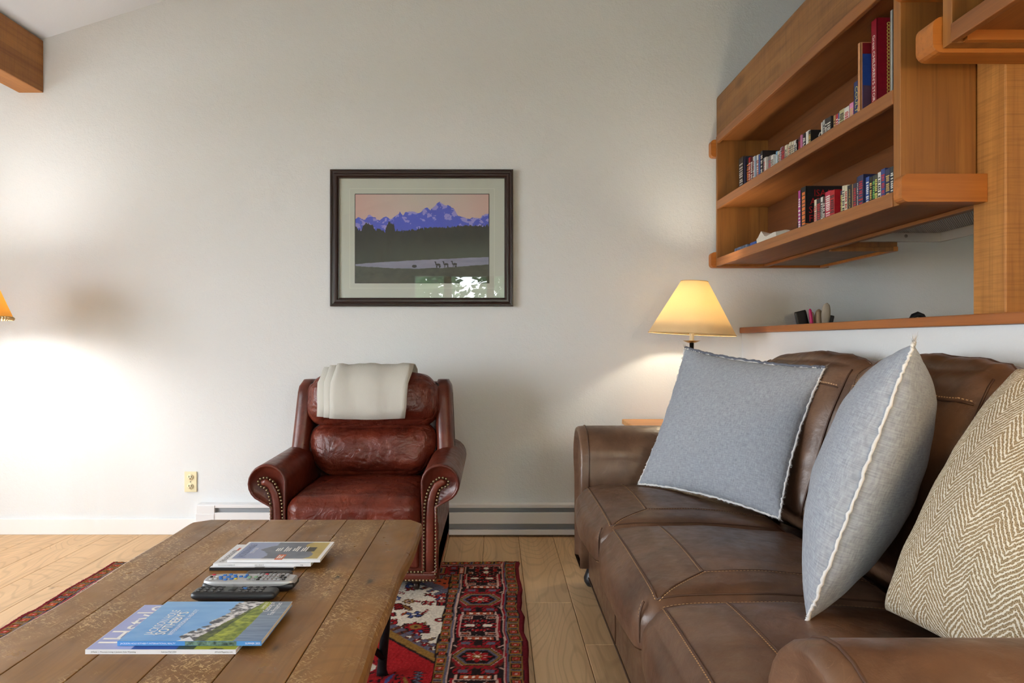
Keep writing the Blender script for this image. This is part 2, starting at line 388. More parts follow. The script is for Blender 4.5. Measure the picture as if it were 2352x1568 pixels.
# windows behind the camera and on the left
M['pane'] = glassy('window_glass'); M['frame'] = plain('window_frame_wood', C(120, 76, 38), .5, var=.15)
w1 = tag(empty('window_1', (.22, YR-.07, .92), kind='structure'), 'row of wooden casement windows behind the camera')
e1 = [-1.156, -.74, -.63, -.125, -.02, .485, .59, 1.09, 1.195, 1.60]
for i in range(1, len(e1)-2, 2): box('mullion', e1[i], e1[i+1], YR-.13, YR-.02, .92, 2.01, M['frame'], w1, .004)
for i in range(0, len(e1)-1, 2): box('pane', e1[i], e1[i+1], YR-.085, YR-.08, .922, 2.008, M['pane'], w1)
w2 = tag(empty('window_2', (XL-.07, .4, .12), kind='structure'), 'wide patio door in the wall to the left')
for y in (-1.1, -.13, .86, 1.84): box('mullion', XL-.12, XL-.03, y, y+.06, .12, 2.12, M['frame'], w2, .004)
for y in (-1.04, -.07, .92): box('pane', XL-.085, XL-.08, y, y+.91, .122, 2.118, M['pane'], w2)
# floor boards
fl = struct(box('floor', XL-.15, XR+.2, YR-.2, D, -.06, -.014, M['sub']))
joints = {0: [2.867, .9], 1: [2.47, .55], -1: [3.386, 1.3]}
_pl = {}
def plank_mesh(L):
    L = round(L, 2)
    if L not in _pl:
        V_, F_ = boxg(-.0942, .0942, -L/2+.0008, L/2-.0008, -.014, 0, .0016, 1)
        me = bpy.data.meshes.new('floor_plank'); me.from_pydata(V_, [], F_); me.update(); me.materials.append(M['oak']); _pl[L] = me
    return _pl[L]
rr = random.Random(3)
for k in range(-23, 7):
    x0 = .1265+.19*k
    ys = sorted(joints.get(k, []))
    if not ys:
        y = YR+rr.uniform(.3, 1.6); ys = []
        while y < D-.25: ys.append(y); y += rr.choice((1.3, 1.7, 2.0))
    ys = [YR]+ys+[D]
    for a, c in zip(ys[:-1], ys[1:]):
        o = bpy.data.objects.new('plank', plank_mesh(c-a)); COL.objects.link(o); o.parent = fl
        L = round(c-a, 2); o.location = Vector((x0+.095, c-L/2, 0)); WL[o] = o.location.copy()
for k in range(7, 18):
    L = D-YR; o = bpy.data.objects.new('plank', plank_mesh(L)); COL.objects.link(o); o.parent = fl
    o.location = (.1265+.19*k+.095, (D+YR)/2, 0)
# outside, seen mirrored in the picture glass
M['snow'] = plain('pale_ground', C(190, 195, 190), .9, var=.3, vs=.8)
struct(box('ground', -30, 30, -40, YR-.6, -.8, -.6, M['snow'])); struct(box('ground_side', -30, XL-.6, YR-.6, 20, -.8, -.6, M['snow']))
M['leaf'] = plain('sunlit_leaves', C(150, 178, 140), .6, var=.5, vs=3); M['bark'] = plain('tree_bark', C(150, 145, 138), .9, var=.3)
def tree(x, y, h, seed, label):
    t = empty('tree', (x, y, -.6), label, 'tree', 'trees outside the windows'); g = random.Random(seed)
    tube('trunk', [(x, y, -.6), (x+.05, y, h*.5-.6), (x, y, h-.7)], [.12, .08, .02], M['bark'], t)
    mb = MB()
    for i in range(2600):
        f = g.random(); r = (1-f)*1.35+.2; a = g.random()*2*PI; rr_ = r*math.sqrt(g.random())
        p = Vector((x+rr_*math.cos(a), y+rr_*math.sin(a), -.6+.3+f*(h-.4)))
        u = Vector((g.uniform(-1, 1), g.uniform(-1, 1), g.uniform(-.6, .6))).normalized()*.07; w = u.orthogonal().normalized()*.045
        mb.add([p-u, p+w, p+u, p-w], [(0, 1, 2, 3)])
    mb.build('foliage', M['leaf'], t)
tree(-1.1, -4.7, 3.6, 1, 'broad leafy tree close outside the left end of the rear windows'); tree(.8, -6.9, 4.2, 2, 'tall leafy tree behind the slender one outside the rear windows'); tree(4.3, -5.0, 3.6, 3, 'leafy tree outside beyond the kitchen end of the rear windows')
tree(.15, -5.0, 3.8, 6, 'slender leafy tree standing close outside the rear windows'); tree(-1.9, -8.6, 4.6, 4, 'tall leafy tree standing far behind the others outside'); tree(2.9, -8.8, 4.4, 5, 'tall leafy tree at the far right outside the rear windows')
# heater along the wall
hx0, hx1 = -1.645, 1.372
h = empty('baseboard_heater', (0, D-.03, .0), 'long white electric baseboard heater along the back wall', 'heater')
box('back_plate', hx0+.01, hx1, D-.040, D-.001, .015, .1715, M['heaterdark'], h)
mb = MB(); mb.box(hx0, hx1, D-.058, D-.001, .172, .178, .001).box(hx0+.1, hx1, D-.060, D-.054, .160, .1735, .001); mb.build('top_cap', M['heater'], h)
mb = MB(); mb.box(hx0+.1, hx1, D-.062, D-.056, .073, .134, .002).box(hx0+.1, hx1, D-.058, D-.045, .130, .1345, .001); mb.build('front_panel', M['heater'], h)
mb = MB(); mb.box(hx0+.02, hx1, D-.062, D-.005, .012, .040, .002); mb.build('bottom_rail', M['heater'], h)
mb = MB(); mb.box(hx0, hx0+.102, D-.063, D-.004, .012, .1745, .003).box(hx0-.002, hx0+.1, D-.0645, D-.005, .012, .128, .002); mb.build('end_cap', M['heater'], h)
# wall outlet
M['almond'] = plain('almond_plastic', C(222, 212, 176), .35); M['slot'] = plain('outlet_slot', C(40, 32, 26), .7)
o = empty('wall_outlet', (-1.70, D, .236), 'almond-coloured double wall outlet above the baseboard', 'outlet')
box('cover_plate', -1.735, -1.665, D-.007, D-.0005, .236, .350, M['almond'], o, .004, 3)
for zc_ in (.268, .319):
    mb = MB(); mb.lathe([(0, .004), (.0165, .004), (.0175, .0), (.0175, -.003)], (-1.70, D-.0075, zc_), 24, Matrix.Rotation(R(90), 3, 'X')); mb.build('receptacle', M['almond'], o, True)
    mb = MB(); mb.box(-1.7075, -1.7045, D-.013, D-.0113, zc_-.001, zc_+.009).box(-1.6955, -1.6925, D-.013, D-.0113, zc_-.001, zc_+.009).lathe([(0, .001), (.003, .001)], (-1.70, D-.0122, zc_-.008), 10, Matrix.Rotation(R(90), 3, 'X')); mb.build('slots', M['slot'], o)
lathe('screw', [(0, .002), (.003, .0015), (.0035, 0)], (-1.70, D-.0072, .2935), M['steel'], o, 12, Matrix.Rotation(R(90), 3, 'X'))

# ================================================================== framed picture
px0, px1, pz0, pz1 = -.917, .098, 1.27, 2.029
pf = empty('framed_picture', (-.41, D, 1.27), 'dark brown framed mountain photograph with sage mat on the back wall', 'picture')
M['framebrown'] = plain('dark_brown_frame', C(44, 31, 28), .26, spec=.5); M['frameblack'] = plain('frame_inner_black', C(26, 24, 25), .3)
M['mat'] = plain('sage_mat_board', C(194, 201, 192), .9); M['matline'] = plain('mat_line', C(218, 223, 212), .9)
prof = [(0, 0), (0, .028), (.004, .031), (.009, .031), (.011, .026), (.018, .024), (.026, .028), (.036, .028), (.040, .024), (.044, .020), (.048, .019), (.048, 0)]  # (inset, rise)
def rect_ring(ins): return [(px0+ins, pz0+ins), (px1-ins, pz0+ins), (px1-ins, pz1-ins), (px0+ins, pz1-ins)]
V = []; F = []
for (ins, rise) in prof: V += [(x, D-.001-rise, z) for x, z in rect_ring(ins)]
for i in range(len(prof)-1):
    for k in range(4): F.append((i*4+k, i*4+(k+1) % 4, (i+1)*4+(k+1) % 4, (i+1)*4+k))
mk('frame', V, F, M['framebrown'], pf)
ax0, ax1, az0, az1 = (816-1138)/411, (1124-1138)/411, 1.075+(783-650)/411, 1.075+(783-445)/411
mb = MB(); Y = D-.010
mb.box(px0+.04, ax0, Y, D-.004, pz0+.04, pz1-.04).box(ax1, px1-.04, Y, D-.004, pz0+.04, pz1-.04).box(ax0, ax1, Y, D-.004, pz0+.04, az0).box(ax0, ax1, Y, D-.004, az1, pz1-.04)
mb.build('mat_board', M['mat'], pf)
mb = MB(); q = .028
for (a, c, e, f) in ((ax0-q, ax1+q, az0-q, az0-q+.0018), (ax0-q, ax1+q, az1+q, az1+q+.0018), (ax0-q, ax0-q+.0018, az0-q, az1+q), (ax1+q, ax1+q+.0018, az0-q, az1+q)): mb.box(a, c, Y-.0006, Y, e, f)
mb.build('mat_line', M['matline'], pf)
mb = MB()
for (a, c, e, f) in ((ax0, ax1, az0, az0+.004), (ax0, ax1, az1-.004, az1), (ax0, ax0+.004, az0, az1), (ax1-.004, ax1, az0, az1)): mb.box(a, c, Y-.0008, Y+.002, e, f)
mb.build('mat_bevel', M['frameblack'], pf)
# the printed scene
GX, GZ = 400, 266
u, v = np.meshgrid(np.linspace(0, 1, GX), np.linspace(0, 1, GZ))            # v: 0 bottom
ix = u*1390; iy = (1-v)*915                                              # pixel frame of the traced print
def fb(s, seed, oct=4, sx=1.0, sy=1.0):
    """value noise on the print grid"""
    g = np.random.default_rng(seed); out = 0; amp = 1.0; tot = 0
    for k in range(oct):
        nx, ny = int(s*sx*2**k)+2, int(s*sy*2**k)+2; T = g.random((ny+1, nx+1))
        X = u*(nx-1); Yv = v*(ny-1); i = X.astype(int); j = Yv.astype(int); fx = X-i; fy = Yv-j; fx = fx*fx*(3-2*fx); fy = fy*fy*(3-2*fy)
        out = out+amp*((T[j, i]*(1-fx)+T[j, i+1]*fx)*(1-fy)+(T[j+1, i]*(1-fx)+T[j+1, i+1]*fx)*fy); tot += amp; amp *= .55
    return out/tot
def S3(r, g, b): return lin((r, g, b))
def put(Cc, m, c): Cc[m] = c
n1 = fb(8, 1, 6); n2 = fb(30, 2, 4); n3 = fb(60, 3, 3); nst = fb(6, 5, 5, 1, 6)
side = np.abs(u-.52)*2
Cc = (S3(190, 182, 176)*(1-side[..., None]**1.5)+S3(196, 164, 158)*side[..., None]**1.5)*np.ones((GZ, GX, 3))
lowpink = np.clip((iy-60)/200, 0, 1)[..., None]*.4
Cc = Cc*(1-lowpink)+S3(202, 172, 166)*lowpink
rx = [0, 30, 60, 100, 130, 150, 200, 230, 255, 285, 325, 360, 395, 430, 465, 495, 520, 560, 590, 625, 655, 690, 720, 745, 780, 805, 835, 855, 880, 905, 930, 950, 965, 990, 1020, 1045, 1070, 1100, 1140, 1165, 1190, 1230, 1270, 1300, 1325, 1355, 1390]
ry = [255, 240, 250, 258, 220, 210, 235, 255, 262, 245, 230, 250, 240, 215, 185, 215, 190, 175, 168, 185, 200, 175, 148, 140, 160, 140, 110, 90, 70, 88, 115, 120, 108, 118, 145, 180, 215, 230, 240, 255, 250, 235, 240, 245, 215, 200, 200]
ridge = np.interp(ix, rx, ry)+(n2-.5)*34
mtn = iy > ridge
base = S3(66, 82, 188)*(1-.3*n1[..., None])+S3(44, 60, 170)*.3*n1[..., None]
dep = np.clip((iy-ridge)/200, 0, 1)
sl = fb(26, 77, 4, 1.0, .8); snow = mtn & (sl+.28*n3+.10*np.sin((ix*.8-iy*1.2)*.05+n1*5)-.22*dep > .66) & (dep < .8)
put(Cc, mtn, base[mtn]); Cc[snow] = (S3(160, 152, 208)*.7+Cc*.3)[snow]
tr_x = [0, 30, 60, 80, 110, 140, 180, 195, 240, 300, 310, 330, 370, 400, 415, 470, 560, 700, 850, 1000, 1200, 1390]
tr_y = [330, 360, 375, 310, 295, 310, 300, 365, 365, 375, 390, 300, 290, 310, 375, 385, 375, 350, 340, 335, 322, 318]
tl = np.interp(ix, tr_x, tr_y)+(fb(120, 33, 2, 1, .2)-.5)*46+(n3-.5)*20
forest = iy > tl
nv = fb(14, 91, 4, 4.0, .5); fc = S3(20, 25, 24)*(1-.6*nv[..., None])+S3(52, 62, 52)*.6*nv[..., None]
reflection_haze = np.clip((iy-440)/200, 0, 1)[..., None]*np.clip(.35+.7*u, 0, 1)[..., None]  # pale haze of the glass reflection, painted into the lower forest
fc = fc*(1-.5*reflection_haze)+S3(82, 96, 82)*.5*reflection_haze
put(Cc, forest, fc[forest])
r_top = np.interp(ix, [0, 300, 600, 900, 1390], [725, 700, 685, 670, 648])+(n2-.5)*10
r_bot = np.interp(ix, [0, 300, 600, 900, 1100, 1390], [742, 762, 770, 762, 745, 728])+(n2-.5)*12
riv = (iy > r_top) & (iy < r_bot)
rc = S3(150, 152, 178)*nst[..., None]*.75+S3(108, 112, 135)*(1-nst[..., None]*.75)
put(Cc, riv, rc[riv])
gr = iy >= r_bot
gc = S3(46, 52, 44)*(1-.6*n2[..., None])+S3(84, 92, 76)*.6*n2[..., None]
put(Cc, gr, gc[gr])
def blob(x, y, a, bb, c=(34, 36, 34)): put(Cc, ((ix-x)/a)**2+((iy-y)/bb)**2 < 1, S3(*c))
for (ex, ey) in ((862, 728), (945, 724), (1035, 722)):
    blob(ex, ey, 26, 11); blob(ex-24, ey-16, 6, 14); blob(ex-30, ey-28, 10, 5)
    for q in (-18, -10, 14, 21): blob(ex+q, ey+20, 3, 16)
blob(615, 745, 26, 16); blob(880, 745, 12, 9); blob(1045, 745, 10, 9)
V = np.stack([ax0+.004+u*(ax1-ax0-.008), np.full_like(u, Y-.0012), az0+.004+v*(az1-az0-.008)], -1).reshape(-1, 3)
gi = np.arange(GX*GZ).reshape(GZ, GX)
F = np.stack([gi[:-1, :-1], gi[:-1, 1:], gi[1:, 1:], gi[1:, :-1]], -1).reshape(-1, 4)
M['print'] = vcol('photo_print', .5, .3)
mk('printed_photo', V, F, M['print'], pf, col=np.clip(Cc*1.08+.006, 0, .9).reshape(-1, 3))
M['pglass'] = glassy('picture_glass', ior=1.5)
box('glass', px0+.041, px1-.041, D-.019, D-.0165, pz0+.041, pz1-.041, M['pglass'], pf)

# ================================================================== header beam, post, bookshelves
hb = empty('header_beam', (1.32, 2.0, 2.207), 'weathered rough wooden header beam above the bookshelf', 'beam')
rngs = []
for i in range(31):
    y = D-.003-i*(D-.003-.2)/30; j = (random.random()-.5)*.006
    rngs.append([(1.235+j, y, 2.207), (1.41, y, 2.207), (1.41, y, 2.44+j), (1.241+j, y, 2.44+j), (1.235+j, y, 2.425)])
mk('timber', *sweepg(rngs), M['oldbeam'], hb)
po = empty('wooden_post', (1.525, 2.05, 1.153), 'rough-sawn square wooden post standing on the ledge', 'post')
box('timber', 1.45, 1.61, 1.98, 2.115, 1.1535, 4.0, M['post'], po, .004)
def roundbar(x0, x1, y0, y1, z0, z1, r=.02):
    """rail whose free end (x0) has rounded corners seen from the side"""
    pts = []
    for (cx, cz, a0) in ((x0+r, z1-r, 90), (x0+r, z0+r, 180)):
        for k in range(5): a = R(a0+k*22.5); pts.append((cx+r*math.cos(a), cz+r*math.sin(a)))
    pts += [(x1, z0), (x1, z1)]
    return prismg(pts, y0, y1, 'y')
XF, XB, YF, YN = 1.217, 1.495, 3.845, 2.094
bs = empty('bookshelf', (1.35, 2.95, 1.487), 'long stained wooden bookshelf hung between back wall and post', 'bookshelf')
box('side_panel', XF, XB+.012, YF-.022, YF, 1.487, 2.203, M['shelfz'], bs, .002)
box('side_panel', XF, 1.445, YN, YN+.037, 1.487, 2.203, M['shelfz'], bs, .002)
box('back_panel', XB, XB+.012, YN+.03, YF-.02, 1.487, 2.203, M['shelfback'], bs)
for (zl0, zl1, zb0, zb1) in ((1.487, 1.532, 1.499, 1.517), (1.800, 1.845, 1.812, 1.830), (2.163, 2.206, 2.178, 2.196)):
    s = box('shelf', XF+.012, XB, YN+.037, YF-.022, zb0, zb1, M['shelf'], bs)
    box('lip', XF-.004, XF+.014, YN+.036, YF-.0215, zl0, zl1, M['shelf'], s, .003)
box('back_lip', XB-.02, XB, YN+.037, YF-.022, 1.485, 1.4985, M['shelf'], bs, .002)
mk('rail', *roundbar(1.196, 1.449, YN-.043, YN, 1.4865, 1.569), M['shelfx'], bs)
mk('rail', *roundbar(1.19, 1.84, YF, D-.003, 1.483, 1.568), M['shelfx'], bs)
mk('rail', *roundbar(1.19, 1.50, YF, D-.003, 2.094, 2.189), M['shelfx'], bs)
mk('rail', *roundbar(1.196, 1.449, YN-.043, YN, 2.094, 2.189), M['shelfx'], bs)
b2 = empty('wall_cabinet', (1.35, 1.3, 1.872), 'open wooden shelf unit hanging in the upper right corner, in front of the post', 'shelf')
box('side_panel', XF, XB, 1.858, 1.896, 1.872, 2.6, M['shelfz'], b2, .002)
box('side_panel', XF, XB, .50, .538, 1.872, 2.6, M['shelfz'], b2, .002)
box('back_panel', XB-.012, XB, .53, 1.86, 1.90, 2.6, M['shelfback'], b2)
s = box('shelf', XF+.012, XB-.012, .538, 1.858, 1.899, 1.919, M['shelf'], b2)
box('lip', XF-.004, XF+.016, .538, 1.8585, 1.872, 1.922, M['shelf'], s, .003)
box('top_board', XF, XB, .50, 1.896, 2.6, 2.62, M['shelf'], b2)
mk('rail', *roundbar(1.192, 1.60, 1.898, 1.976, 1.862, 1.960, .026), M['shelfx'], b2)
box('inner_cleat', XF+.03, XB-.012, 1.84, 1.858, 1.872, 1.899, M['shelfx'], b2, .001)

# ================================================================== kitchen beyond the half wall
kc = empty('kitchen_cabinet', (1.65, 3.5, 1.482), 'wooden kitchen wall cabinet behind the bookshelf, seen from below', 'cabinet')
M['greyply'] = plain('greyish_cabinet_underside', C(132, 116, 108), .7, var=.12, vs=14)
box('body', 1.509, 1.808, 3.135, 3.84, 1.500, 2.2, M['shelfz'], kc)
box('underside', 1.512, 1.79, 3.155, 3.838, 1.494, 1.4998, M['greyply'], kc)
box('lip', 1.79, 1.811, 3.132, 3.842, 1.481, 1.502, M['shelfx'], kc, .002); box('lip', 1.51, 1.79, 3.132, 3.154, 1.481, 1.500, M['shelfz'], kc, .002)
k2 = empty('kitchen_cabinet', (1.65, 2.65, 1.60), 'wooden kitchen cabinet above the range hood, mostly hidden', 'cabinet')
box('body', 1.509, 1.808, 2.14, 3.128, 1.604, 2.2, M['shelfz'], k2); box('door', 1.809, 1.829, 2.16, 3.11, 1.61, 2.19, M['shelfz'], k2, .003)
M['hood'] = plain('hood_enamel', C(206, 202, 196), .4); M['mesh'] = None
m, nt, bb_ = NM('grease_filter_mesh'); v_ = coords(nt, (1, 1, 1))
w_ = N(nt, 'ShaderNodeTexWave', {'Vector': N(nt, 'ShaderNodeMapping', {0: v_, 2: (0, 0, R(38))}).outputs[0], 'Scale': 45.0, 'Distortion': 1.0, 'Detail': 1.0})
nt.links.new(ramp(nt, w_.outputs['Fac'], [(.3, C(96, 86, 78)), (.7, C(170, 158, 148))]), bb_.inputs['Base Color']); bb_.inputs['Roughness'].default_value = .45; bb_.inputs['Metallic'].default_value = .5
bump(nt, bb_, w_.outputs['Fac'], .5, .004); M['mesh'] = m
rh = empty('range_hood', (1.75, 2.7, 1.521), 'off-white range hood with metal mesh filter under the kitchen cabinet', 'range hood')
mb = MB(); mb.box(1.512, 2.0, 2.20, 3.128, 1.585, 1.6035).box(1.512, 2.0, 3.105, 3.128, 1.521, 1.586).box(1.985, 2.0, 2.2, 3.106, 1.521, 1.586).box(1.512, 1.527, 2.2, 3.106, 1.521, 1.586).box(1.527, 1.985, 2.2, 2.215, 1.521, 1.586)
mb.build('housing', M['hood'], rh)
mk('mesh_filter', *prismg([(2.30, 1.556), (3.06, 1.552), (3.06, 1.560), (2.30, 1.564)], 1.56, 1.95, 'x'), M['mesh'], rh)
lathe('screw', [(0, .004), (.006, .003), (.007, 0)], (1.83, 3.105, 1.545), M['steel'], rh, 12, Matrix.Rotation(R(90), 3, 'X'))
kt = empty('kitchen_counter', (1.8, 2.4, 0), 'kitchen counter hidden behind the white half wall', 'counter')
box('base_unit', 1.495, 2.09, 1.0, D-.005, 0.001, .88, M['shelfz'], kt); box('worktop', 1.492, 2.12, .98, D-.003, .88, .92, plain('grey_worktop', C(140, 138, 132), .4), kt, .003)
M['clay'] = plain('cream_stoneware', C(205, 198, 184), .4)
ux, uy = 1.69, 3.66
lathe_o = lathe('utensil_crock', [(0, 0), (.055, 0), (.062, .02), (.062, .15), (.058, .152), (.055, .148), (.055, .02), (0, .018)], (ux, uy, .921), M['clay'], n=28, loc=(ux, uy, .921))
tag(lathe_o, 'stoneware crock holding kitchen utensils behind the ledge', 'crock')
M['spoon'] = plain('worn_wooden_spoon', C(150, 128, 104), .7, var=.15, vs=30); M['spoon2'] = plain('pale_wooden_spoon', C(168, 156, 140), .7, var=.1, vs=30); M['magenta'] = plain('magenta_silicone', C(190, 20, 100), .45)
def utensil(label, dx, dy, tx, tz, kind, mat, w=.022):
    """handle from the crock bottom out to a head; tx: sideways lean at the tip"""
    p0 = Vector((ux+dx*.4, uy+dy, .945)); p1 = Vector((ux+tx, uy+dy*1.2, tz)); d = (p1-p0)
    mid = p0+d*.62
    o = empty('kitchen_utensil', p0, label, 'utensil', 'utensils in the crock')
    tube('handle', [p0, p0+d*.3, mid], .006, mat if kind != 'spat' else M['black'], o)
    t = d.normalized(); s = Vector((1, 0, 0)); s = (s-t*s.dot(t)).normalized(); L = (p1-mid).length; nrm = t.cross(s)
    V = []; F = []; n = 14
    for i in range(n+1):
        f = i/n
        if kind == 'spoon': hw = .006+(w-.006)*math.sin(PI*min(1, f*.98))**.6; cup = .006*math.sin(PI*f)
        else: hw = .006+(w-.006)*min(1, f*4); cup = 0
        if i == n: hw *= .35 if kind == 'spoon' else .9
        for (q, e) in ((-1, 0), (-.5, -cup*.8), (0, -cup), (.5, -cup*.8), (1, 0), (1, .003), (0, .003-cup), (-1, .003)):
            V.append(mid+t*(L*f)+s*(hw*q)+nrm*e)
    for i in range(n):
        for k in range(8): F.append((i*8+k, i*8+(k+1) % 8, (i+1)*8+(k+1) % 8, (i+1)*8+k))
    F.append(tuple(range(7, -1, -1))); F.append(tuple(range(n*8, n*8+8)))
    mk('head', V, F, mat, o, True)
utensil('black slotted spatula leaning out of the crock', -.03, .02, -.08, 1.236, 'spat', M['black'], .032)
utensil('bright magenta spatula standing in the crock', -.025, -.015, -.045, 1.246, 'spoon', M['magenta'], .009)
utensil('slim wooden spoon next to the magenta spatula', -.01, .012, -.02, 1.232, 'spoon', M['spoon'], .011)
utensil('slim wooden spoon in the middle of the crock', 0.005, -.02, -.004, 1.236, 'spoon', M['spoon'], .012)
utensil('broad brown wooden spoon in the crock', .02, .018, .02, 1.246, 'spoon', M['spoon'], .022)
utensil('tall pale wooden spoon, highest of the utensils', .03, -.018, .042, 1.276, 'spoon', M['spoon2'], .024)
utensil('dark handled tool at the edge of the crock', .04, .0, .078, 1.212, 'spat', M['black'], .014)
kx, ky = 1.94, 3.2
kb = empty('kettle', (kx, ky, .921), 'black rounded kettle just showing over the ledge', 'kettle')
lathe('body', [(0, 0), (.085, 0), (.095, .02), (.095, .10), (.075, .15), (.04, .172), (0, .175)], (kx, ky, .9205), M['black'], kb)
tube('handle', [(kx-.055, ky, 1.08), (kx-.045, ky, 1.155), (kx-.02, ky, 1.193), (kx, ky, 1.2), (kx+.02, ky, 1.193), (kx+.045, ky, 1.155), (kx+.055, ky, 1.08)], [.008, .009, .012, .013, .012, .009, .008], M['black'], kb)
lathe('lid_knob', [(0, 0), (.012, 0), (.014, .012), (0, .016)], (kx, ky, 1.094), M['black'], kb, 14)
tube('spout', [(kx-.08, ky, 1.0), (kx-.12, ky, 1.03), (kx-.14, ky, 1.07)], [.018, .014, .01], M['black'], kb)

# ================================================================== books
BC = dict(MOT=(74, 66, 62), NAV=(34, 42, 74), BLK=(28, 26, 28), RED=(172, 26, 34), MAR=(82, 22, 32), WHT=(218, 216, 208), PBL=(168, 188, 208), BLU=(58, 84, 148), CRM=(212, 204, 178), GRY=(170, 172, 168), GRR=(108, 104, 106), ORG=(216, 138, 30), SKY=(120, 164, 196), LAV=(176, 180, 204), MRR=(118, 34, 48), PNK=(208, 130, 172), BRN=(66, 40, 36), COO=(28, 28, 30), BLW=(38, 38, 42), TAN=(178, 142, 96), OLV=(178, 172, 124), COU=(22, 40, 92), TANKID=(196, 138, 92), REDKID=(132, 14, 34), GRYTHIN=(160, 160, 156), MAG=(170, 62, 140), ASI=(24, 24, 26), BKR=(34, 28, 34), CRI=(184, 34, 70), YEL=(40, 44, 58), CRR=(216, 206, 176), ANN=(30, 32, 38), NVB=(48, 52, 70), STU=(36, 40, 62), NVR=(38, 46, 84), GRN=(44, 48, 48), DKY=(58, 58, 48), BLR=(46, 66, 120), DKG=(54, 60, 62))
CN = dict(MOT='mottled dark grey', NAV='navy', BLK='black', RED='red', MAR='maroon', WHT='white', PBL='pale blue', BLU='blue', CRM='cream', GRY='light grey', GRR='grey and red', ORG='orange', SKY='sky blue', LAV='pale lavender', MRR='maroon and red', PNK='pink', BRN='dark brown', COO='black with big white letters', BLW='black with white lettering', TAN='tan', OLV='olive cream', COU='blue with yellow rings', TANKID='tan-edged blue-covered', REDKID='tall dark red gold-bordered', GRYTHIN='thin grey', MAG='magenta', ASI='black with red and orange title', BKR='black and red', CRI='crimson', YEL='dark with yellow lettering', CRR='cream with red lettering', ANN='black with gold lettering', NVB='dark navy', STU='navy with white title', NVR='thick navy with red lettering', GRN='dark with green lettering', DKY='dark olive', BLR='blue with red lettering', DKG='dark grey')
ORD = 'first second third fourth fifth sixth seventh eighth ninth tenth eleventh twelfth thirteenth fourteenth fifteenth sixteenth seventeenth eighteenth nineteenth twentieth'.split()
def ordn(i):
    if i < 20: return ORD[i]
    t = {2: 'twenty', 3: 'thirty', 4: 'forty'}[(i+1)//10]; r = (i+1) % 10
    return ({2: 'twentieth', 3: 'thirtieth', 4: 'fortieth'}[(i+1)//10]) if r == 0 else t+'-'+ORD[r-1]
_bm = {}
def bmat(c, rough=.45):
    k = tuple(c)
    if k not in _bm: _bm[k] = plain('book_cover_%d_%d_%d' % k, C(*c), rough, var=.12, vs=60)
    return _bm[k]
TXT = {'dk': bmat((30, 28, 30)), 'wh': bmat((226, 222, 212)), 'rd': bmat((176, 30, 34)), 'or': bmat((212, 110, 40)), 'gd': bmat((196, 164, 84)), 'yl': bmat((206, 200, 104)), 'gn': bmat((96, 176, 84))}
def book(yf, yn, h, c, x, z, depth, label, group, text_c=None, cover=None):
    t = yf-yn-.0012; m = bmat(c); y0 = yn+.0004; y1 = y0+t; b_ = .0014 if h < .18 else .0022
    mb = MB(); mb.box(x, x+b_*1.3, y0, y1, z, z+h, .0006, 1).box(x, x+depth, y0, y0+b_, z, z+h).box(x, x+depth, y1-b_, y1, z, z+h)
    o = mb.build('book', m, loc=(x+depth/2, (y0+y1)/2, z)); tag(o, label, 'book', group)
    box('pages', x+b_*1.3, x+depth-.003, y0+b_, y1-b_, z+.001, z+h-(.0015 if h < .18 else .004), M['paper'], o)
    if text_c:                                                     # rows of tiny illegible print on the spine
        g = random.Random(int(yf*1e4)); mb = MB(); zz = z+h*.16
        while zz < z+h*.86:
            L = h*g.uniform(.03, .06); w = t*g.uniform(.28, .42); yc = (y0+y1)/2
            mb.box(x-.0004, x+.0003, yc-w, yc+w, zz, zz+L*.62); zz += L*g.choice((1.0, 1.0, 1.0, 1.6))
        mb.build('spine_print', TXT[text_c], o)
    return o
ZU, ZL = 1.8303, 1.5173
UP = [(3.811,3.744,.242,'MOT','wh'),(3.744,3.71,.230,'NAV',None),(3.71,3.668,.215,'BLK','or'),(3.666,3.639,.209,'RED','wh'),(3.639,3.608,.205,'MAR','wh'),(3.608,3.581,.199,'WHT','rd'),(3.581,3.555,.193,'PBL',None),(3.555,3.529,.193,'WHT','rd'),(3.529,3.508,.188,'BLU',None),(3.508,3.489,.185,'CRM',None),(3.489,3.46,.194,'BLK','wh'),(3.458,3.434,.153,'GRY','rd'),(3.434,3.413,.150,'WHT',None),(3.413,3.374,.149,'GRR','rd'),(3.374,3.356,.143,'ORG',None),(3.356,3.325,.138,'WHT','dk'),(3.325,3.304,.149,'SKY','wh'),(3.303,3.28,.144,'CRM','dk'),(3.278,3.259,.141,'GRY','rd'),(3.259,3.237,.150,'LAV','dk'),(3.237,3.2,.143,'MRR','rd'),(3.195,3.17,.141,'CRM','dk'),(3.17,3.147,.141,'CRM','rd'),(3.147,3.127,.142,'CRM','dk'),(3.127,3.103,.139,'CRM','dk'),(3.103,3.077,.137,'WHT','dk'),(3.077,3.064,.133,'BLK','wh'),(3.064,3.041,.140,'MAR','rd'),(3.041,3.029,.144,'PNK',None),(3.029,3.012,.145,'BRN','wh'),(3.012,2.994,.142,'BLK','wh'),(2.994,2.961,.144,'WHT',None),(2.961,2.937,.137,'COO','gd'),(2.85,2.839,.139,'WHT',None),(2.839,2.817,.144,'GRY','dk'),(2.817,2.798,.142,'BLK','wh'),(2.798,2.76,.139,'BLW','wh'),(2.758,2.74,.137,'TAN','dk'),(2.74,2.717,.135,'RED','wh'),(2.717,2.702,.134,'BLU','wh'),(2.702,2.694,.133,'BLK',None),(2.694,2.655,.135,'OLV','dk'),(2.655,2.617,.132,'WHT','rd'),(2.617,2.587,.136,'PNK','gd')]
g_ = random.Random(11)
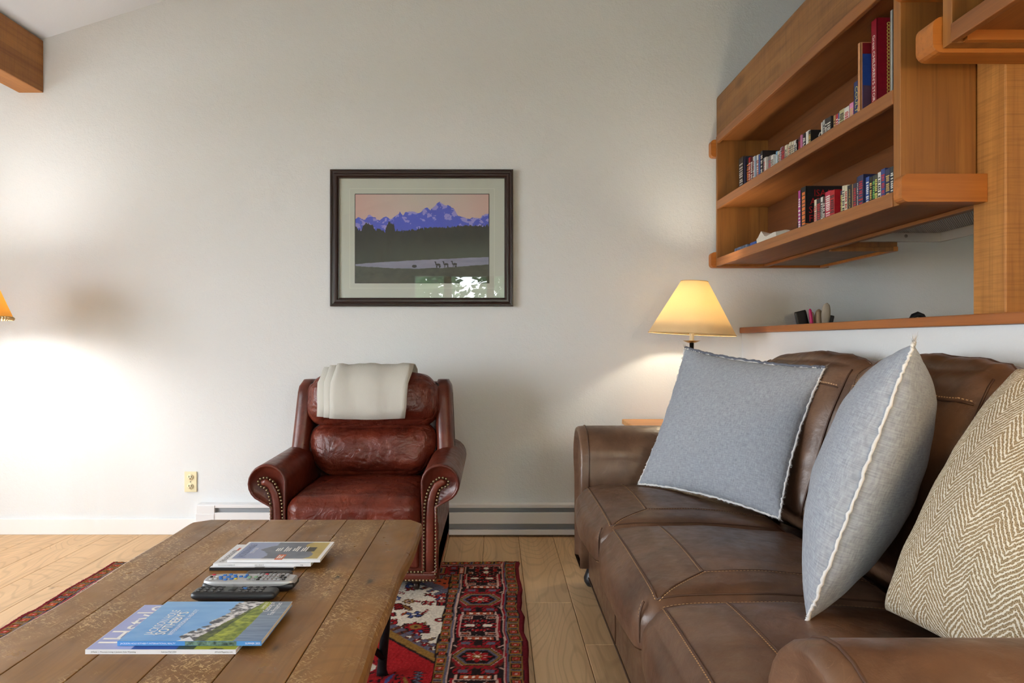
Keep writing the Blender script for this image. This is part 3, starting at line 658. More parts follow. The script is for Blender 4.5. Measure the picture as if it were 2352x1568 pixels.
for i, (a, b_, h_, k, tc) in enumerate(UP):
    jit = 0 if k in ('COO',) else g_.uniform(-.004, .008); d = .115 if h_ < .17 else .15
    o = book(a, b_, h_, BC[k], 1.33+jit, ZU, d, f'{CN[k]} book, {ordn(i)} from the back wall on the upper shelf', 'books on the upper shelf', tc)
    if k == 'COO': text('cover_title', 'CO', .056, (1.358, b_+.0002, ZU+.093), (1, 0, 0), (0, 0, 1), TXT['wh'], o, lift=.0003)
def kid(a, b_, h_, k, x, d, n):
    return book(a, b_, h_, BC[k], x, ZU, d, f'{CN[k]} book, {n} on the upper shelf', 'books on the upper shelf')
o = kid(2.528, 2.492, .182, 'COU', 1.30, .13, 'just behind the tall picture book')
text('spine_title', 'COULTER', .026, (1.30, 2.517, ZU+.165), (0, 0, -1), (0, -1, 0), TXT['yl'], o, sx=1.1)
mb = MB()
for zz in (.085, .137): mb.lathe([(.018, 0), (.018, .0008), (.022, .0008), (.022, 0)], (1.345, 2.4925, ZU+zz), 20, Matrix.Rotation(R(90), 3, 'X'))
mb.build('cover_rings', TXT['yl'], o)
o = kid(2.452, 2.435, .291, 'TANKID', 1.275, .21, 'with a red-topped cover picture')
cov = MB(); cov.box(1.283, 1.47, 2.4345, 2.4352, ZU+.01, ZU+.25); cov.build('cover_print', bmat((36, 66, 140)), o)
box('cover_band', 1.283, 1.47, 2.4340, 2.4346, ZU+.25, ZU+.288, bmat((120, 22, 30)), o)
mk('cover_figure', *prismg([(1.284, ZU+.012), (1.38, ZU+.012), (1.375, ZU+.10), (1.345, ZU+.135), (1.284, ZU+.14)], 2.4335, 2.4341, 'y'), bmat((84, 60, 78)), o)
o = kid(2.383, 2.347, .336, 'REDKID', 1.285, .20, 'with a long white spine title')
text('spine_title', "Great CHILDREN'S STORIES", .0225, (1.285, 2.373, ZU+.285), (0, 0, -1), (0, -1, 0), TXT['wh'], o, sx=.92)
mb = MB()
for k in range(26): mb.lathe([(.0035, 0), (.0035, .0008), (.0068, .0008), (.0068, 0)], (1.325, 2.3473, ZU+.015+k*.012), 8, Matrix.Rotation(R(90), 3, 'X'))
for k in range(11): mb.lathe([(.0035, 0), (.0035, .0008), (.0068, .0008), (.0068, 0)], (1.337+k*.012, 2.3473, ZU+.315), 8, Matrix.Rotation(R(90), 3, 'X'))
mb.build('cover_border', TXT['gd'], o)
kid(2.277, 2.262, .324, 'GRYTHIN', 1.29, .20, 'nearest the post')
LO = [(3.05,3.025,.215,'MAG','wh',1.325,.14),(3.021,2.974,.222,'ASI',None,1.325,.165),(2.907,2.885,.147,'CRM','rd',1.33,.115),(2.885,2.849,.146,'BKR','rd',1.33,.115),(2.849,2.83,.146,'WHT','dk',1.33,.115),(2.83,2.811,.144,'BRN','wh',1.33,.115),(2.811,2.761,.158,'CRI','wh',1.33,.12),(2.761,2.721,.152,'RED','dk',1.325,.12),(2.696,2.674,.140,'YEL','yl',1.335,.11),(2.673,2.653,.153,'CRM','dk',1.33,.11),(2.653,2.633,.150,'CRR','rd',1.33,.11),(2.633,2.599,.145,'ANN',None,1.33,.11),(2.599,2.592,.144,'TAN',None,1.33,.11),(2.592,2.566,.143,'NVB','rd',1.33,.11),(2.566,2.552,.162,'STU',None,1.33,.11),(2.552,2.514,.162,'NVR','rd',1.328,.12),(2.513,2.488,.148,'BLU','wh',1.335,.11),(2.488,2.469,.143,'BLK','gd',1.335,.11),(2.469,2.445,.144,'GRN','gn',1.335,.11),(2.445,2.424,.141,'DKY','yl',1.33,.11),(2.424,2.404,.144,'WHT','dk',1.33,.11),(2.404,2.377,.150,'BLR','rd',1.33,.11),(2.377,2.348,.144,'NAV','gd',1.33,.11),(2.348,2.327,.144,'DKG','wh',1.33,.11)]
for i, (a, b_, h_, k, tc, x, d) in enumerate(LO):
    o = book(a, b_, h_, BC[k], x, ZL, d, f'{CN[k]} book, {ordn(i)} from the far end of the lower row', 'books on the lower shelf', tc)
    if k == 'ASI':
        for q, (s_, c_) in enumerate((('ISAAC', 'rd'), ('ASIMOV', 'rd'), ("SCIENCE", 'rd'), ('FICTION', 'rd'), ('TREASURY', 'or'))):
            text('cover_title', s_, .041, (x+.086, b_+.0003, ZL+.178-q*.036), (1, 0, 0), (0, 0, 1), TXT[c_], o, 'CENTER', .0004, .92)
        mb = MB(); gg = random.Random(2); zz = ZL+.02
        while zz < ZL+.2: L = gg.uniform(.008, .016); mb.box(x-.0005, x+.0002, b_+.008, b_+.036, zz, zz+L); zz += L+.004
        mb.build('spine_print', TXT['or'], o)
    if k == 'ANN': text('spine_title', 'ANNE McCAFFREY', .0165, (x, (a+b_)/2+.006, ZL+.130), (0, 0, -1), (0, -1, 0), TXT['gd'], o, sx=.78)
    if k == 'STU': text('spine_title', 'STUART WOODS', .0125, (x, (a+b_)/2+.004, ZL+.140), (0, 0, -1), (0, -1, 0), TXT['wh'], o, sx=.95)
# loose things lying on the lower shelf
M['puzzle'] = plain('busy_blue_box_print', C(90, 104, 130), .5, var=.9, vs=45)
o = box('game_box', 1.30, 1.46, 3.60, 3.79, ZL+.0002, ZL+.062, M['puzzle'], bev=.002, loc=(1.38, 3.7, ZL)); tag(o, 'small blue and white patterned box at the far end of the lower shelf', 'box')
o = box('game_box', 1.31, 1.46, 3.51, 3.585, ZL+.0002, ZL+.064, bmat((44, 84, 160)), bev=.002, loc=(1.38, 3.55, ZL)); tag(o, 'plain blue box next to the patterned box', 'box')
o = book(3.50, 3.30, .03, (214, 212, 202), 1.30, ZL, .12, 'white book lying flat on the lower shelf', 'things lying on the lower shelf')
rg = []
for i in range(13):
    f = i/12; y = 3.475-.24*f; w = .003*math.sin(f*9)
    rg.append([(1.305, y, ZL+.031), (1.43, y, ZL+.031), (1.435, y, ZL+.066+w+.01*math.sin(PI*f)), (1.36, y, ZL+.074+w+.012*f*(1-f)*4), (1.302, y, ZL+.066+w+.03*max(0, 1-abs(f-.25)*5))])
o = mk('paper_stack', *sweepg(rg), M['paper'], smooth=False, loc=(1.37, 3.36, ZL+.03)); tag(o, 'cream curled pad of paper on top of the flat white book', 'paper')
M['bronze'] = plain('dark_bronze', C(46, 32, 26), .4, .5)
o = empty('animal_figurine', (1.36, 3.14, ZL), 'tiny dark figurine on the lower shelf beside the paper pad', 'figurine')
mb = MB(); mb.add(cmap(cubegrid(8)[0], (.012, .03, .014), .012)+np.array((1.35, 3.15, ZL+.028)), cubegrid(8)[1])
mb.tube([(1.35, 3.165, ZL+.03), (1.35, 3.18, ZL+.06), (1.35, 3.188, ZL+.064)], [.009, .007, .004]); mb.build('body', M['bronze'], o, True)
for (a, c) in ((-.008, .02), (.008, .02), (-.008, -.02), (.008, -.02)): tube('leg', [(1.35+a, 3.15+c, ZL+.0005), (1.35+a, 3.15+c, ZL+.025)], .004, M['bronze'], o, 6)
o = empty('metal_figurine', (1.36, 3.09, ZL), 'dark curved metal figurine leaning by the magenta book', 'figurine')
box('base', 1.335, 1.375, 3.06, 3.12, ZL+.0002, ZL+.008, M['bronze'], o, .002)
tube('curved_rod', [(1.35, 3.11, ZL+.008), (1.35, 3.108, ZL+.05), (1.35, 3.098, ZL+.085), (1.35, 3.085, ZL+.10), (1.35, 3.072, ZL+.09), (1.35, 3.078, ZL+.06), (1.35, 3.085, ZL+.008)], [.006, .006, .007, .008, .007, .006, .006], M['bronze'], o)

# ================================================================== leather chair
M['ox'] = leather('oxblood_leather', C(70, 23, 13), C(96, 36, 22), C(117, 51, 33), .33, .42, 0, C(168, 112, 92))
M['oxs'] = leather('oxblood_leather_smooth', C(68, 23, 13), C(91, 35, 21), C(111, 49, 32), .34, .06, 1, C(150, 96, 76), 1.4)
M['piping'] = plain('black_piping', C(30, 18, 16), .4); M['nail'] = plain('antique_brass_nail', C(120, 104, 78), .35, .85)
cx = -.598
ch = empty('leather_recliner', (cx, 3.3, 0), 'oxblood leather recliner with rolled nailhead arms against the wall', 'armchair')
YA0, YA1 = 2.925, 3.62
def arm_prof(s):
    """(x,z) outline of a rolled arm; s=+1 right, -1 left"""
    pts = [(.285, .10), (.285, .30), (.283, .43)]
    for k in range(15): a = R(172-k*17.2); pts.append((.365+.083*math.cos(a), .476+.083*math.sin(a)))
    pts += [(.352, .375), (.355, .30), (.357, .20), (.357, .10)]
    return [(cx+s*u_, z_) for u_, z_ in pts]
for s in (1, -1):
    P = arm_prof(s); c0 = np.mean(P, axis=0); rings = []
    cc_ = np.array((cx+s*.325, .40))
    for (y, ins) in ((YA0+.022, .020), (YA0+.010, .012), (YA0+.003, .004), (YA0+.018, 0.0), (YA0+.05, 0), (YA0+.25, 0), (YA0+.5, 0), (YA1, 0)):
        ring = []
        Q = np.array(P)
        t_ = np.roll(Q, -1, 0)-np.roll(Q, 1, 0); nn = np.stack([t_[:, 1], -t_[:, 0]], 1)*(-s); nn /= np.linalg.norm(nn, axis=1, keepdims=True)+1e-9
        dirs = (Q+nn*.001-cc_); 
        Q2 = Q-nn*ins if np.linalg.norm((Q-nn*.01)-cc_, axis=1).mean() < np.linalg.norm((Q+nn*.01)-cc_, axis=1).mean() else Q+nn*ins
        rise = .012*max(0, (y-YA0-.1)/.5)
        for (u_, z_) in Q2: ring.append((u_, y, z_+(rise if z_ > .3 else 0)))
        rings.append(ring)
    a_ = mk('arm', *sweepg(rings), M['oxs'], ch, True)
    # hooked strip down the arm front with nails on both sides
    hook = [(.320, .065), (.321, .15), (.322, .25), (.322, .33), (.325, .39), (.334, .435), (.350, .468), (.372, .482), (.388, .478)]
    rad = [.019, .019, .019, .019, .018, .017, .016, .016, .010]
    rings = []
    for i, (u_, z_) in enumerate(hook):
        a, b_ = hook[max(0, i-1)], hook[min(len(hook)-1, i+1)]; t = Vector((b_[0]-a[0], b_[1]-a[1])).normalized(); nrm = Vector((-t.y, t.x)); r_ = rad[i]
        rings.append([(cx+s*(u_+nrm.x*r_*q), YA0-.006*(1-q*q)+.012, z_+nrm.y*r_*q) for q in (-1, -.6, 0, .6, 1)]+[(cx+s*(u_-nrm.x*r_*0), YA0+.03, z_)])
    mk('front_strip', *sweepg(rings), M['oxs'], a_, True)
    mb = MB(); path = []
    for q in (1, -1):
        pl = []
        for i, (u_, z_) in enumerate(hook[:-1] if q > 0 else hook[:-1]):
            a, b_ = hook[max(0, i-1)], hook[min(len(hook)-1, i+1)]; t = Vector((b_[0]-a[0], b_[1]-a[1])).normalized(); nrm = Vector((-t.y, t.x))
            pl.append(Vector((u_+nrm.x*(rad[i]+.006)*q, z_+nrm.y*(rad[i]+.006)*q)))
        path += pl if q > 0 else pl[::-1]
    k = 8; path = path[:k]+[Vector((.391, .497)), Vector((.402, .484)), Vector((.396, .465))]+path[k:]
    acc = 0; step = .0148
    for a, b_ in zip(path[:-1], path[1:]):
        L = (b_-a).length
        while acc < L:
            p = a+(b_-a)*(acc/L); mb.lathe([(.0062, 0), (.0054, .0028), (.003, .0046), (.0004, .0052)], (cx+s*p.x, YA0+.010, p.y), 8, Matrix.Rotation(R(90), 3, 'X')); acc += step
        acc -= L
    tag(mb.build('nailheads', M['nail'], a_, True), 'row of small antique brass nailheads', kind='stuff')
    # wing
    rings = []
    for i in range(15):
        f = i/14; z_ = .46+f*.425; y_ = 3.33+.10*f; ox = .402-.022*f; w_ = .088; d_ = .22-.05*f
        sh = 1.0 if f < .86 else math.sqrt(max(.02, 1-((f-.86)/.14)**2)); 
        ring = []
        for q in range(20):
            a = 2*PI*q/20; e = .6
            ring.append((cx+s*(ox-w_/2+math.copysign(abs(math.cos(a))**e, math.cos(a))*w_/2*(.55+.45*sh)), y_+d_/2+math.copysign(abs(math.sin(a))**e, math.sin(a))*d_/2*(.4+.6*sh), z_))
        rings.append(ring)
    w = mk('wing', *sweepg(rings), M['oxs'], ch, True)
    tube('piping', [(cx+s*(.402-.022*f-.001), 3.33+.10*f+(.22-.05*f)*.42, .46+f*.40) for f in np.linspace(0, .9, 12)], .0035, M['piping'], w, 6)
# seat, lumbar and head cushions
def soft(name, c, h, r, crown, mat, parent, n=26, rot=0, wr=.004, ws=9, seed=0, taper=0, pinch=None):
    P0, F0 = cubegrid(n); P = cmap(P0, h, r, crown)
    if taper: P[:, 0] *= 1-taper*np.clip((-P[:, 2]/h[2]+.25)/1.25, 0, 1)**1.5
    if pinch is not None: P = pinch(P0, P)
    d = nz(P*np.array((1.0, 1.0, .6)), ws, seed); nrm = P0/np.linalg.norm(P0, axis=1, keepdims=True)
    cz = nz(P*np.array((1.5, 1.0, .55))+np.array((0, 0, .0)), ws*1.1, seed+17, 3); cz2 = nz(P*np.array((.8, 1.0, 1.1)), ws*1.7, seed+31, 2)
    P = P+nrm*(d*wr-wr*1.1*np.clip(1-np.abs(cz)/.10, 0, 1)-wr*.6*np.clip(1-np.abs(cz2)/.08, 0, 1))[:, None]
    if rot: P = P @ rotm('X', rot).T
    return mk(name, P+np.array(c), F0, mat, parent, True), P0
def edge_loop(h, r, crown, c, rot, plane='xz', yv=-.55, taper=0):
    t = np.linspace(-1, 1, 13); L = [(a, yv, 1) for a in t]+[(1, yv, a) for a in t[::-1][1:]]+[(a, yv, -1) for a in t[::-1][1:]]+[(-1, yv, a) for a in t[1:-1]]
    P = cmap(np.array(L, float), h, r, crown)
    if taper: P[:, 0] *= 1-taper*np.clip((-P[:, 2]/h[2]+.25)/1.25, 0, 1)**1.5
    if rot: P = P @ rotm('X', rot).T
    return [tuple(p+np.array(c)) for p in P]
sc_, _ = soft('seat_cushion', (cx, 3.20, .345), (.284, .30, .075), .055, (0, .012, .022), M['ox'], ch, n=44, wr=.002, ws=7, seed=2)
tube('piping', [(cx+x_, 2.915-.004*(1-(x_/.28)**2), .305) for x_ in np.linspace(-.27, .27, 13)], .004, M['piping'], sc_, 6)
hl = (.312, .085, .128); cl = (cx, 3.425, .545)
lc, _ = soft('lumbar_cushion', cl, hl, .08, (0, .03, .008), M['ox'], ch, n=52, rot=-9, wr=.0036, ws=9, seed=5, taper=.20)
tube('piping', edge_loop(hl, .08, (0, .03, .008), cl, -9, yv=-.25, taper=.2), .0045, M['piping'], lc, 6, True)
hh = (.325, .095, .128); chh = (cx, 3.445, .792)
def top_arch(P0, P):
    P = P.copy(); P[:, 2] += np.where(P0[:, 2] > 0, -.028*np.abs(P0[:, 0])**3, 0)*P0[:, 2]; return P
hc, _ = soft('head_cushion', chh, hh, .085, (0, .04, .012), M['ox'], ch, n=52, rot=-7, wr=.0038, ws=9, seed=9, pinch=top_arch)
for s in (1, -1):
    pts = cmap(np.array([(s*1, -.15, a) for a in np.linspace(-.95, .95, 11)]), hh, .085, (0, .04, .012)); pts[:, 2] += np.where(pts[:, 2] > 0, -.028*pts[:, 2]/hh[2], 0)
    tube('piping', [tuple(p) for p in pts @ rotm('X', -7).T+np.array(chh)+np.array((s*.002, 0, 0))], .0045, M['piping'], hc, 6)
box('back_shell', cx-.335, cx+.335, 3.52, 3.66, .15, .87, M['oxs'], ch, .04, 4, True)
# base frame with nail rows
bf = MB(); bf.box(cx-.357, cx+.357, YA0+.03, 3.62, .065, .31, .01, 2); bf.build('base', M['oxs'], ch)
rl = box('front_rail', cx-.352, cx+.352, YA0+.004, YA0+.05, .064, .104, M['oxs'], ch, .012, 3, True)
mb = MB()
for zz in (.0705, .1055):
    n_ = int((.70 if zz < .08 else .60)/.0148)
    for k in range(n_): mb.lathe([(.0062, 0), (.0054, .0028), (.003, .0046), (.0004, .0052)], (cx-(n_-1)*.0074+k*.0148, YA0+.006, zz), 8, Matrix.Rotation(R(90), 3, 'X'))
tag(mb.build('nailheads', M['nail'], rl, True), kind='stuff')
box('footrest_panel', cx-.275, cx+.275, YA0+.012, YA0+.04, .115, .275, M['oxs'], ch, .014, 3, True)
for (a, b_) in ((-.30, 2.99), (.26, 2.99), (-.30, 3.55), (.28, 3.55)):
    mb = MB(); mb.box(cx+a-.02, cx+a+.02, b_-.02, b_+.02, .045, .066).lathe([(0, -.012), (.016, -.012), (.019, -.006), (.019, .006), (.016, .012), (0, .012)], (cx+a, b_, .0305), 16, Matrix.Rotation(R(90), 3, 'Y')); mb.build('caster', M['bronze'], ch, True)
# folded throw over the head cushion
M['throw'] = None
m, nt, bb_ = NM('cream_twill_throw'); v_ = coords(nt, (1, 1, 1))
w_ = N(nt, 'ShaderNodeTexWave', {'Vector': N(nt, 'ShaderNodeMapping', {0: v_, 2: (0, R(40), 0)}).outputs[0], 'Scale': 95.0, 'Distortion': .6, 'Detail': 1.0})
n_ = N(nt, 'ShaderNodeTexNoise', {'Vector': v_, 'Scale': 8.0, 'Detail': 3.0})
nt.links.new(mixc(nt, ramp(nt, w_.outputs['Fac'], [(.2, (0, 0, 0, 1)), (.9, (.5, .5, .5, 1))]), C(200, 198, 190), C(178, 175, 166)), bb_.inputs['Base Color'])
bb_.inputs['Roughness'].default_value = .95; bump(nt, bb_, w_.outputs['Fac'], .2, .003); M['throw'] = m
th = empty('folded_throw', (-.6, 3.42, .72), 'folded cream throw blanket draped over the chair top', 'blanket')
def throw_layer(name, xt0, xt1, xb0, xb1, off, zb, hem=False):
    """sheet following the head cushion: front drop, over the top, down the back"""
    path = [(3.292, zb), (3.290, zb+.05), (3.296, zb+.10), (3.310, zb+.15), (3.335, .895), (3.372, .926), (3.42, .938), (3.47, .934), (3.52, .912), (3.555, .87), (3.668, .83) , (3.675, .76)]
    nx = 14; V = []; F = []; np_ = len(path)
    for side in (0, 1):
        for j in range(nx+1):
            f = j/nx
            for i, (y_, z_) in enumerate(path):
                g = min(1, i/5); x_ = (xb0+(xb1-xb0)*f)*(1-g)+(xt0+(xt1-xt0)*f)*g
                a = path[max(0, i-1)]; b_ = path[min(np_-1, i+1)]; t = Vector((b_[0]-a[0], b_[1]-a[1])).normalized(); nr = Vector((-t.y, t.x))
                wv = .003*math.sin(f*13+i*.4)+.002*math.sin(f*31+i)
                th_ = off+(.007 if side else 0)+wv
                V.append((x_+.003*math.sin(i*1.7), y_+nr.x*th_, z_+nr.y*th_-.006*math.sin(f*PI)*(i == 0)))
    def id_(s_, j, i): return (s_*(nx+1)+j)*np_+i
    for j in range(nx):
        for i in range(np_-1):
            F.append((id_(1, j, i), id_(1, j, i+1), id_(1, j+1, i+1), id_(1, j+1, i))); F.append((id_(0, j, i), id_(0, j+1, i), id_(0, j+1, i+1), id_(0, j, i+1)))
    for i in range(np_-1):
        F.append((id_(0, 0, i), id_(0, 0, i+1), id_(1, 0, i+1), id_(1, 0, i))); F.append((id_(0, nx, i), id_(1, nx, i), id_(1, nx, i+1), id_(0, nx, i+1)))
    for j in range(nx):
        for i in (0, np_-1):
            q = (id_(0, j, i), id_(1, j, i), id_(1, j+1, i), id_(0, j+1, i)); F.append(q)
    return mk(name, V, F, M['throw'], th, True)
throw_layer('under_fold', -.838, -.42, -.842, -.43, .004, .722); throw_layer('middle_fold', -.808, -.405, -.808, -.425, .013, .719); throw_layer('top_fold', -.772, -.398, -.779, -.425, .022, .716)

# ================================================================== sofa
M['sofa'] = leather('brown_sofa_leather', C(72, 50, 36), C(93, 67, 50), C(111, 83, 63), .36, .10, 2, C(146, 112, 86), 1.6)
M['thread'] = plain('tan_thread', C(196, 160, 118), .7); M['seam'] = plain('dark_leather_seam', C(72, 46, 30), .5)
so = empty('leather_sofa', (.85, 1.94, 0), 'brown leather three-seat sofa with rolled arms along the half wall', 'sofa')
YS0, YS1 = .965, 2.925; CW = (YS1-YS0)/3
def dashes(mb, P, gap=.009, ln=.0055, w=.0013, lift=.0012, nrm=None):
    """row of short stitches along a polyline"""
    P = [Vector(p) for p in P]; acc = 0.0
    for i, (a, b_) in enumerate(zip(P[:-1], P[1:])):
        L = (b_-a).length; d = (b_-a).normalized() if L > 1e-9 else None
        if d is None: continue
        n0 = Vector(nrm[i]) if nrm is not None else Vector((0, 0, 1))
        sd = d.cross(n0).normalized()*w
        while acc < L:
            p = a+d*acc+n0*lift; q = p+d*ln
            mb.add([p-sd, p+sd, q+sd, q-sd], [(0, 1, 2, 3)]); acc += gap
        acc -= L
    return mb
SH = (.325, CW/2-.002, .085); SR = .06; SCR = (.022, .004, .022)
P0c, F0c = cubegrid(28)
for i in range(3):
    y_c = YS1-CW*(i+.5); c = np.array((.66, y_c, .398))
    P = cmap(P0c, SH, SR, SCR)
    P[:, 2] += -.02*np.clip(P0c[:, 0], 0, 1)*(P0c[:, 2] > 0)
    P[:, 2] -= np.where((P0c[:, 0] < -.55), .018*((-.55-P0c[:, 0])/.45)**2, 0)*(P0c[:, 2] > -.5)
    def dsp(P_, Q0, i=i, c=c): return P_+(Q0/np.linalg.norm(Q0, axis=1, keepdims=True))*(nz(P_+c, 5, i*3.1)*.004)[:, None]
    P = dsp(P, P0c)
    cu = mk('seat_cushion', P+c, F0c, M['sofa'], so, True)
    def top(a, b_, lift=.0):
        p = cmap(np.array([(a, b_, 1.0)]), SH, SR, SCR)[0]; p[2] += -.02*max(0, min(1, a)); 
        if a < -.55: p[2] -= .018*((-.55-a)/.45)**2
        p = dsp(p[None, :], np.array([(a, b_, 1.0)]))[0]
        return tuple(p+c+np.array((0, 0, lift)))
    fr = [top(-.86, b_) for b_ in np.linspace(-.94, .94, 22)]                 # front edge seam
    A_ = [top(-.42, b_) for b_ in np.linspace(-.58, .97, 20)]                 # seam parallel to the front
    B_ = [top(a, -.58) for a in np.linspace(-.42, .97, 20)]                   # seam parallel to the side
    Dg = [top(-.42-.44*f, -.58-.36*f) for f in np.linspace(0, 1, 9)]
    sd = [top(a, -.93) for a in np.linspace(-.86, .97, 24)]; sf = [top(a, .93) for a in np.linspace(-.86, .97, 24)]
    mb = MB()
    for L in (fr, A_, B_, Dg, sd, sf): mb.tube(L, .0026, 6)
    vert = [tuple(cmap(np.array([(-1, s_, z_)]), SH, SR, SCR)[0]+c) for s_ in (-.93,) for z_ in np.linspace(.9, -.9, 12)]
    mb.tube(vert, .0026, 6)
    low = [tuple(cmap(np.array([(-1, b_, -.78)]), SH, SR, SCR)[0]+c) for b_ in np.linspace(-.95, .95, 16)]; mb.tube(low, .0026, 6)
    sm = mb.build('seam', M['seam'], cu, True)
    mb = MB()
    def shift(L, dx, dy): return [(p[0]+dx, p[1]+dy, p[2]) for p in L]
    for L, dx, dy in ((fr, -.006, 0), (A_, -.007, 0), (B_, 0, -.007), (Dg, .005, -.004), (sd, 0, .006), (sf, 0, .006)):
        L2 = shift(L, dx, dy); dashes(mb, L2, lift=.0016)
    dashes(mb, [(p[0]-.001, p[1]+.006, p[2]) for p in vert], nrm=[(-1, 0, 0)]*20, lift=.001); dashes(mb, low, nrm=[(-1, 0, 0)]*20, lift=.003)
    tag(mb.build('stitching', M['thread'], cu), 'tan dashed top-stitching', kind='stuff')
# back cushions
BH = (.105, CW/2-.003, .30); BR_ = .085; BCR = (.05, .006, .03); LEAN = 17
Ry = rotm('Y', LEAN)
for i in range(3):
    y_c = YS1-CW*(i+.5)+(.065 if i == 0 else 0); c = np.array((1.165, y_c, .72)); BH = (.105, CW/2-.003+(.065 if i == 0 else 0), .30)
    P = cmap(P0c, BH, BR_, BCR)
    tp = np.clip((P0c[:, 2]-.2)/.8, 0, 1)
    P[:, 0] += .02*tp
    edge = np.clip((np.abs(P0c[:, 1])-.75)/.25, 0, 1)
    def dsp(P_, Q0, i=i, c=c): return P_+(Q0/np.linalg.norm(Q0, axis=1, keepdims=True))*(nz(P_+c, 6, i*2.3+8)*.006+nz((P_+c)*np.array((1, 3.5, .6)), 5, i*4.3)*.006*(.3+np.clip((Q0[:, 2]-.2)/.8, 0, 1)))[:, None]
    P = dsp(P, P0c)
    bc = mk('back_cushion', P @ Ry.T+c, F0c, M['sofa'], so, True)
    def bp(a, b_, z_):
        q = np.array([(a, b_, z_)], float); p = cmap(q, BH, BR_, BCR)[0]; p[0] += .02*max(0, min(1, (z_-.2)/.8)); p = dsp(p[None, :], q)[0]; return tuple(Ry @ p+c)
    A_ = [bp(-1, b_, .62) for b_ in np.linspace(-.92, .70, 18)]; B_ = [bp(-1, .72, z_) for z_ in np.linspace(.62, -.9, 16)]; T_ = [bp(-1, .70+.2*f, .62+.36*f) for f in np.linspace(0, 1, 8)]
    S_ = [bp(-.88, .94, z_) for z_ in np.linspace(.9, -.95, 18)]; S2 = [bp(-.88, -.94, z_) for z_ in np.linspace(.9, -.95, 18)]
    U_ = [bp(-.2, b_, 1) for b_ in np.linspace(-.9, .9, 16)]
    mb = MB()
    for L in (A_, B_, T_, S_, S2, U_): mb.tube(L, .003, 6)
    mb.build('seam', M['seam'], bc, True)
    mb = MB(); nf = [tuple(Ry @ np.array((-1, 0, 0)))]*30
    for L, dz, dy in ((A_, .008, 0), (B_, 0, -.008), (T_, 0, -.008)): dashes(mb, [(p[0]-.0005, p[1]+dy, p[2]+dz) for p in L], nrm=nf, lift=.003)
    tag(mb.build('stitching', M['thread'], bc), kind='stuff')
mb = MB(); mb.box(1.265, 1.362, YS0-.13, YS1+.13, .09, .93, .045, 4); mb.build('back_frame', M['sofa'], so, True)
mb = MB(); mb.box(.392, 1.30, YS0-.02, YS1+.02, .075, .318, .018, 3); bsf = mb.build('base', M['sofa'], so, True)
mb = MB()
for y_ in (YS1-CW, YS1-2*CW): mb.tube([(.391, y_, .09), (.391, y_, .30)], .0025, 6)
mb.tube([(.391, YS0, .082), (.391, YS1, .082)], .003, 6); mb.build('seam', M['seam'], bsf, True)
# rolled arms
def sofa_arm(yin, s, dx=0.0):
    """yin: inner face, s: direction of the outer side"""
    pts = [(0, .12), (0, .30), (-.004, .45), (-.012, .55)]
    for k in range(17): a = R(190-k*14.2); pts.append((.125+.138*math.cos(a), .575+.132*math.sin(a)))
    pts += [(.225, .44), (.215, .30), (.215, .12)]
    Q = np.array(pts); cq = np.array((.115, .50))
    rings = []
    for (x_, sc2, drop) in ((.372, .80, .0), (.357, .90, 0), (.356, .955, 0), (.366, .99, 0), (.39, 1.0, 0), (.5, 1.0, 0), (.7, 1.0, 0), (.95, 1.0, .006), (1.2, .99, .012)):
        rings.append([(x_+dx, yin+s*(cq[0]+(p[0]-cq[0])*sc2), (cq[1]+(p[1]-cq[1])*(sc2 if p[1] > .4 else 1))-drop*(p[1] > .5)) for p in Q])
    a_ = mk('arm', *sweepg(rings), M['sofa'], so, True)
    for x_ in (.392+dx, .83):
        tube('seam', [(x_, yin+s*p[0], p[1]+.0005) for p in pts[2:20]], .0028, M['seam'], a_, 6)
    return a_
sofa_arm(YS1+.002, 1); sofa_arm(YS0-.002, -1, .022)
for (x_, y_) in ((.425, 3.07), (.425, .84), (1.25, 3.07), (1.25, .84)):
    lathe('foot', [(0, 0), (.022, 0), (.034, .018), (.036, .036), (.028, .056), (.022, .075), (0, .0765)], (x_, y_, .0005), M['black'], so, 20)

# ================================================================== throw pillows
M['linen'] = fabric('blue_grey_linen', C(130, 135, 144), C(160, 165, 173), (190, 700), .2)
M['fray'] = plain('frayed_pale_thread', C(206, 206, 206), .95); M['fraydk'] = plain('frayed_dark_thread', C(92, 96, 108), .95)
m, nt, bb_ = NM('cream_brown_herringbone')
uvn = N(nt, 'ShaderNodeTexCoord').outputs['UV']; sep = N(nt, 'ShaderNodeSeparateXYZ', {0: uvn})
nzt = N(nt, 'ShaderNodeTexNoise', {'Vector': uvn, 'Scale': 90.0, 'Detail': 2.0}); nlo = N(nt, 'ShaderNodeTexNoise', {'Vector': uvn, 'Scale': 14.0, 'Detail': 2.0})
def MT(op, a, b_=None):
    n = nt.nodes.new('ShaderNodeMath'); n.operation = op
    for i, v_ in enumerate((a, b_)):
        if v_ is None: continue
        if isinstance(v_, bpy.types.NodeSocket): nt.links.new(v_, n.inputs[i])
        else: n.inputs[i].default_value = v_
    return n.outputs[0]
uu = MT('ADD', MT('MULTIPLY', sep.outputs[0], 5.0), MT('MULTIPLY', nlo.outputs[0], .12))
tri = MT('PINGPONG', uu, .5)                                         # zigzag column offset
ph = MT('ADD', MT('MULTIPLY', sep.outputs[1], 50.0), MT('MULTIPLY', tri, 9.5))
ph = MT('ADD', ph, MT('MULTIPLY', nzt.outputs[0], .9))
st = MT('SINE', MT('MULTIPLY', ph, 2*PI))
ck = N(nt, 'ShaderNodeTexNoise', {'Vector': N(nt, 'ShaderNodeMapping', {0: uvn, 3: (330, 330, 1)}).outputs[0], 'Scale': 1.0, 'Detail': 1.0})
brn = ramp(nt, ck.outputs[0], [(.35, C(104, 82, 56)), (.62, C(176, 156, 124))])
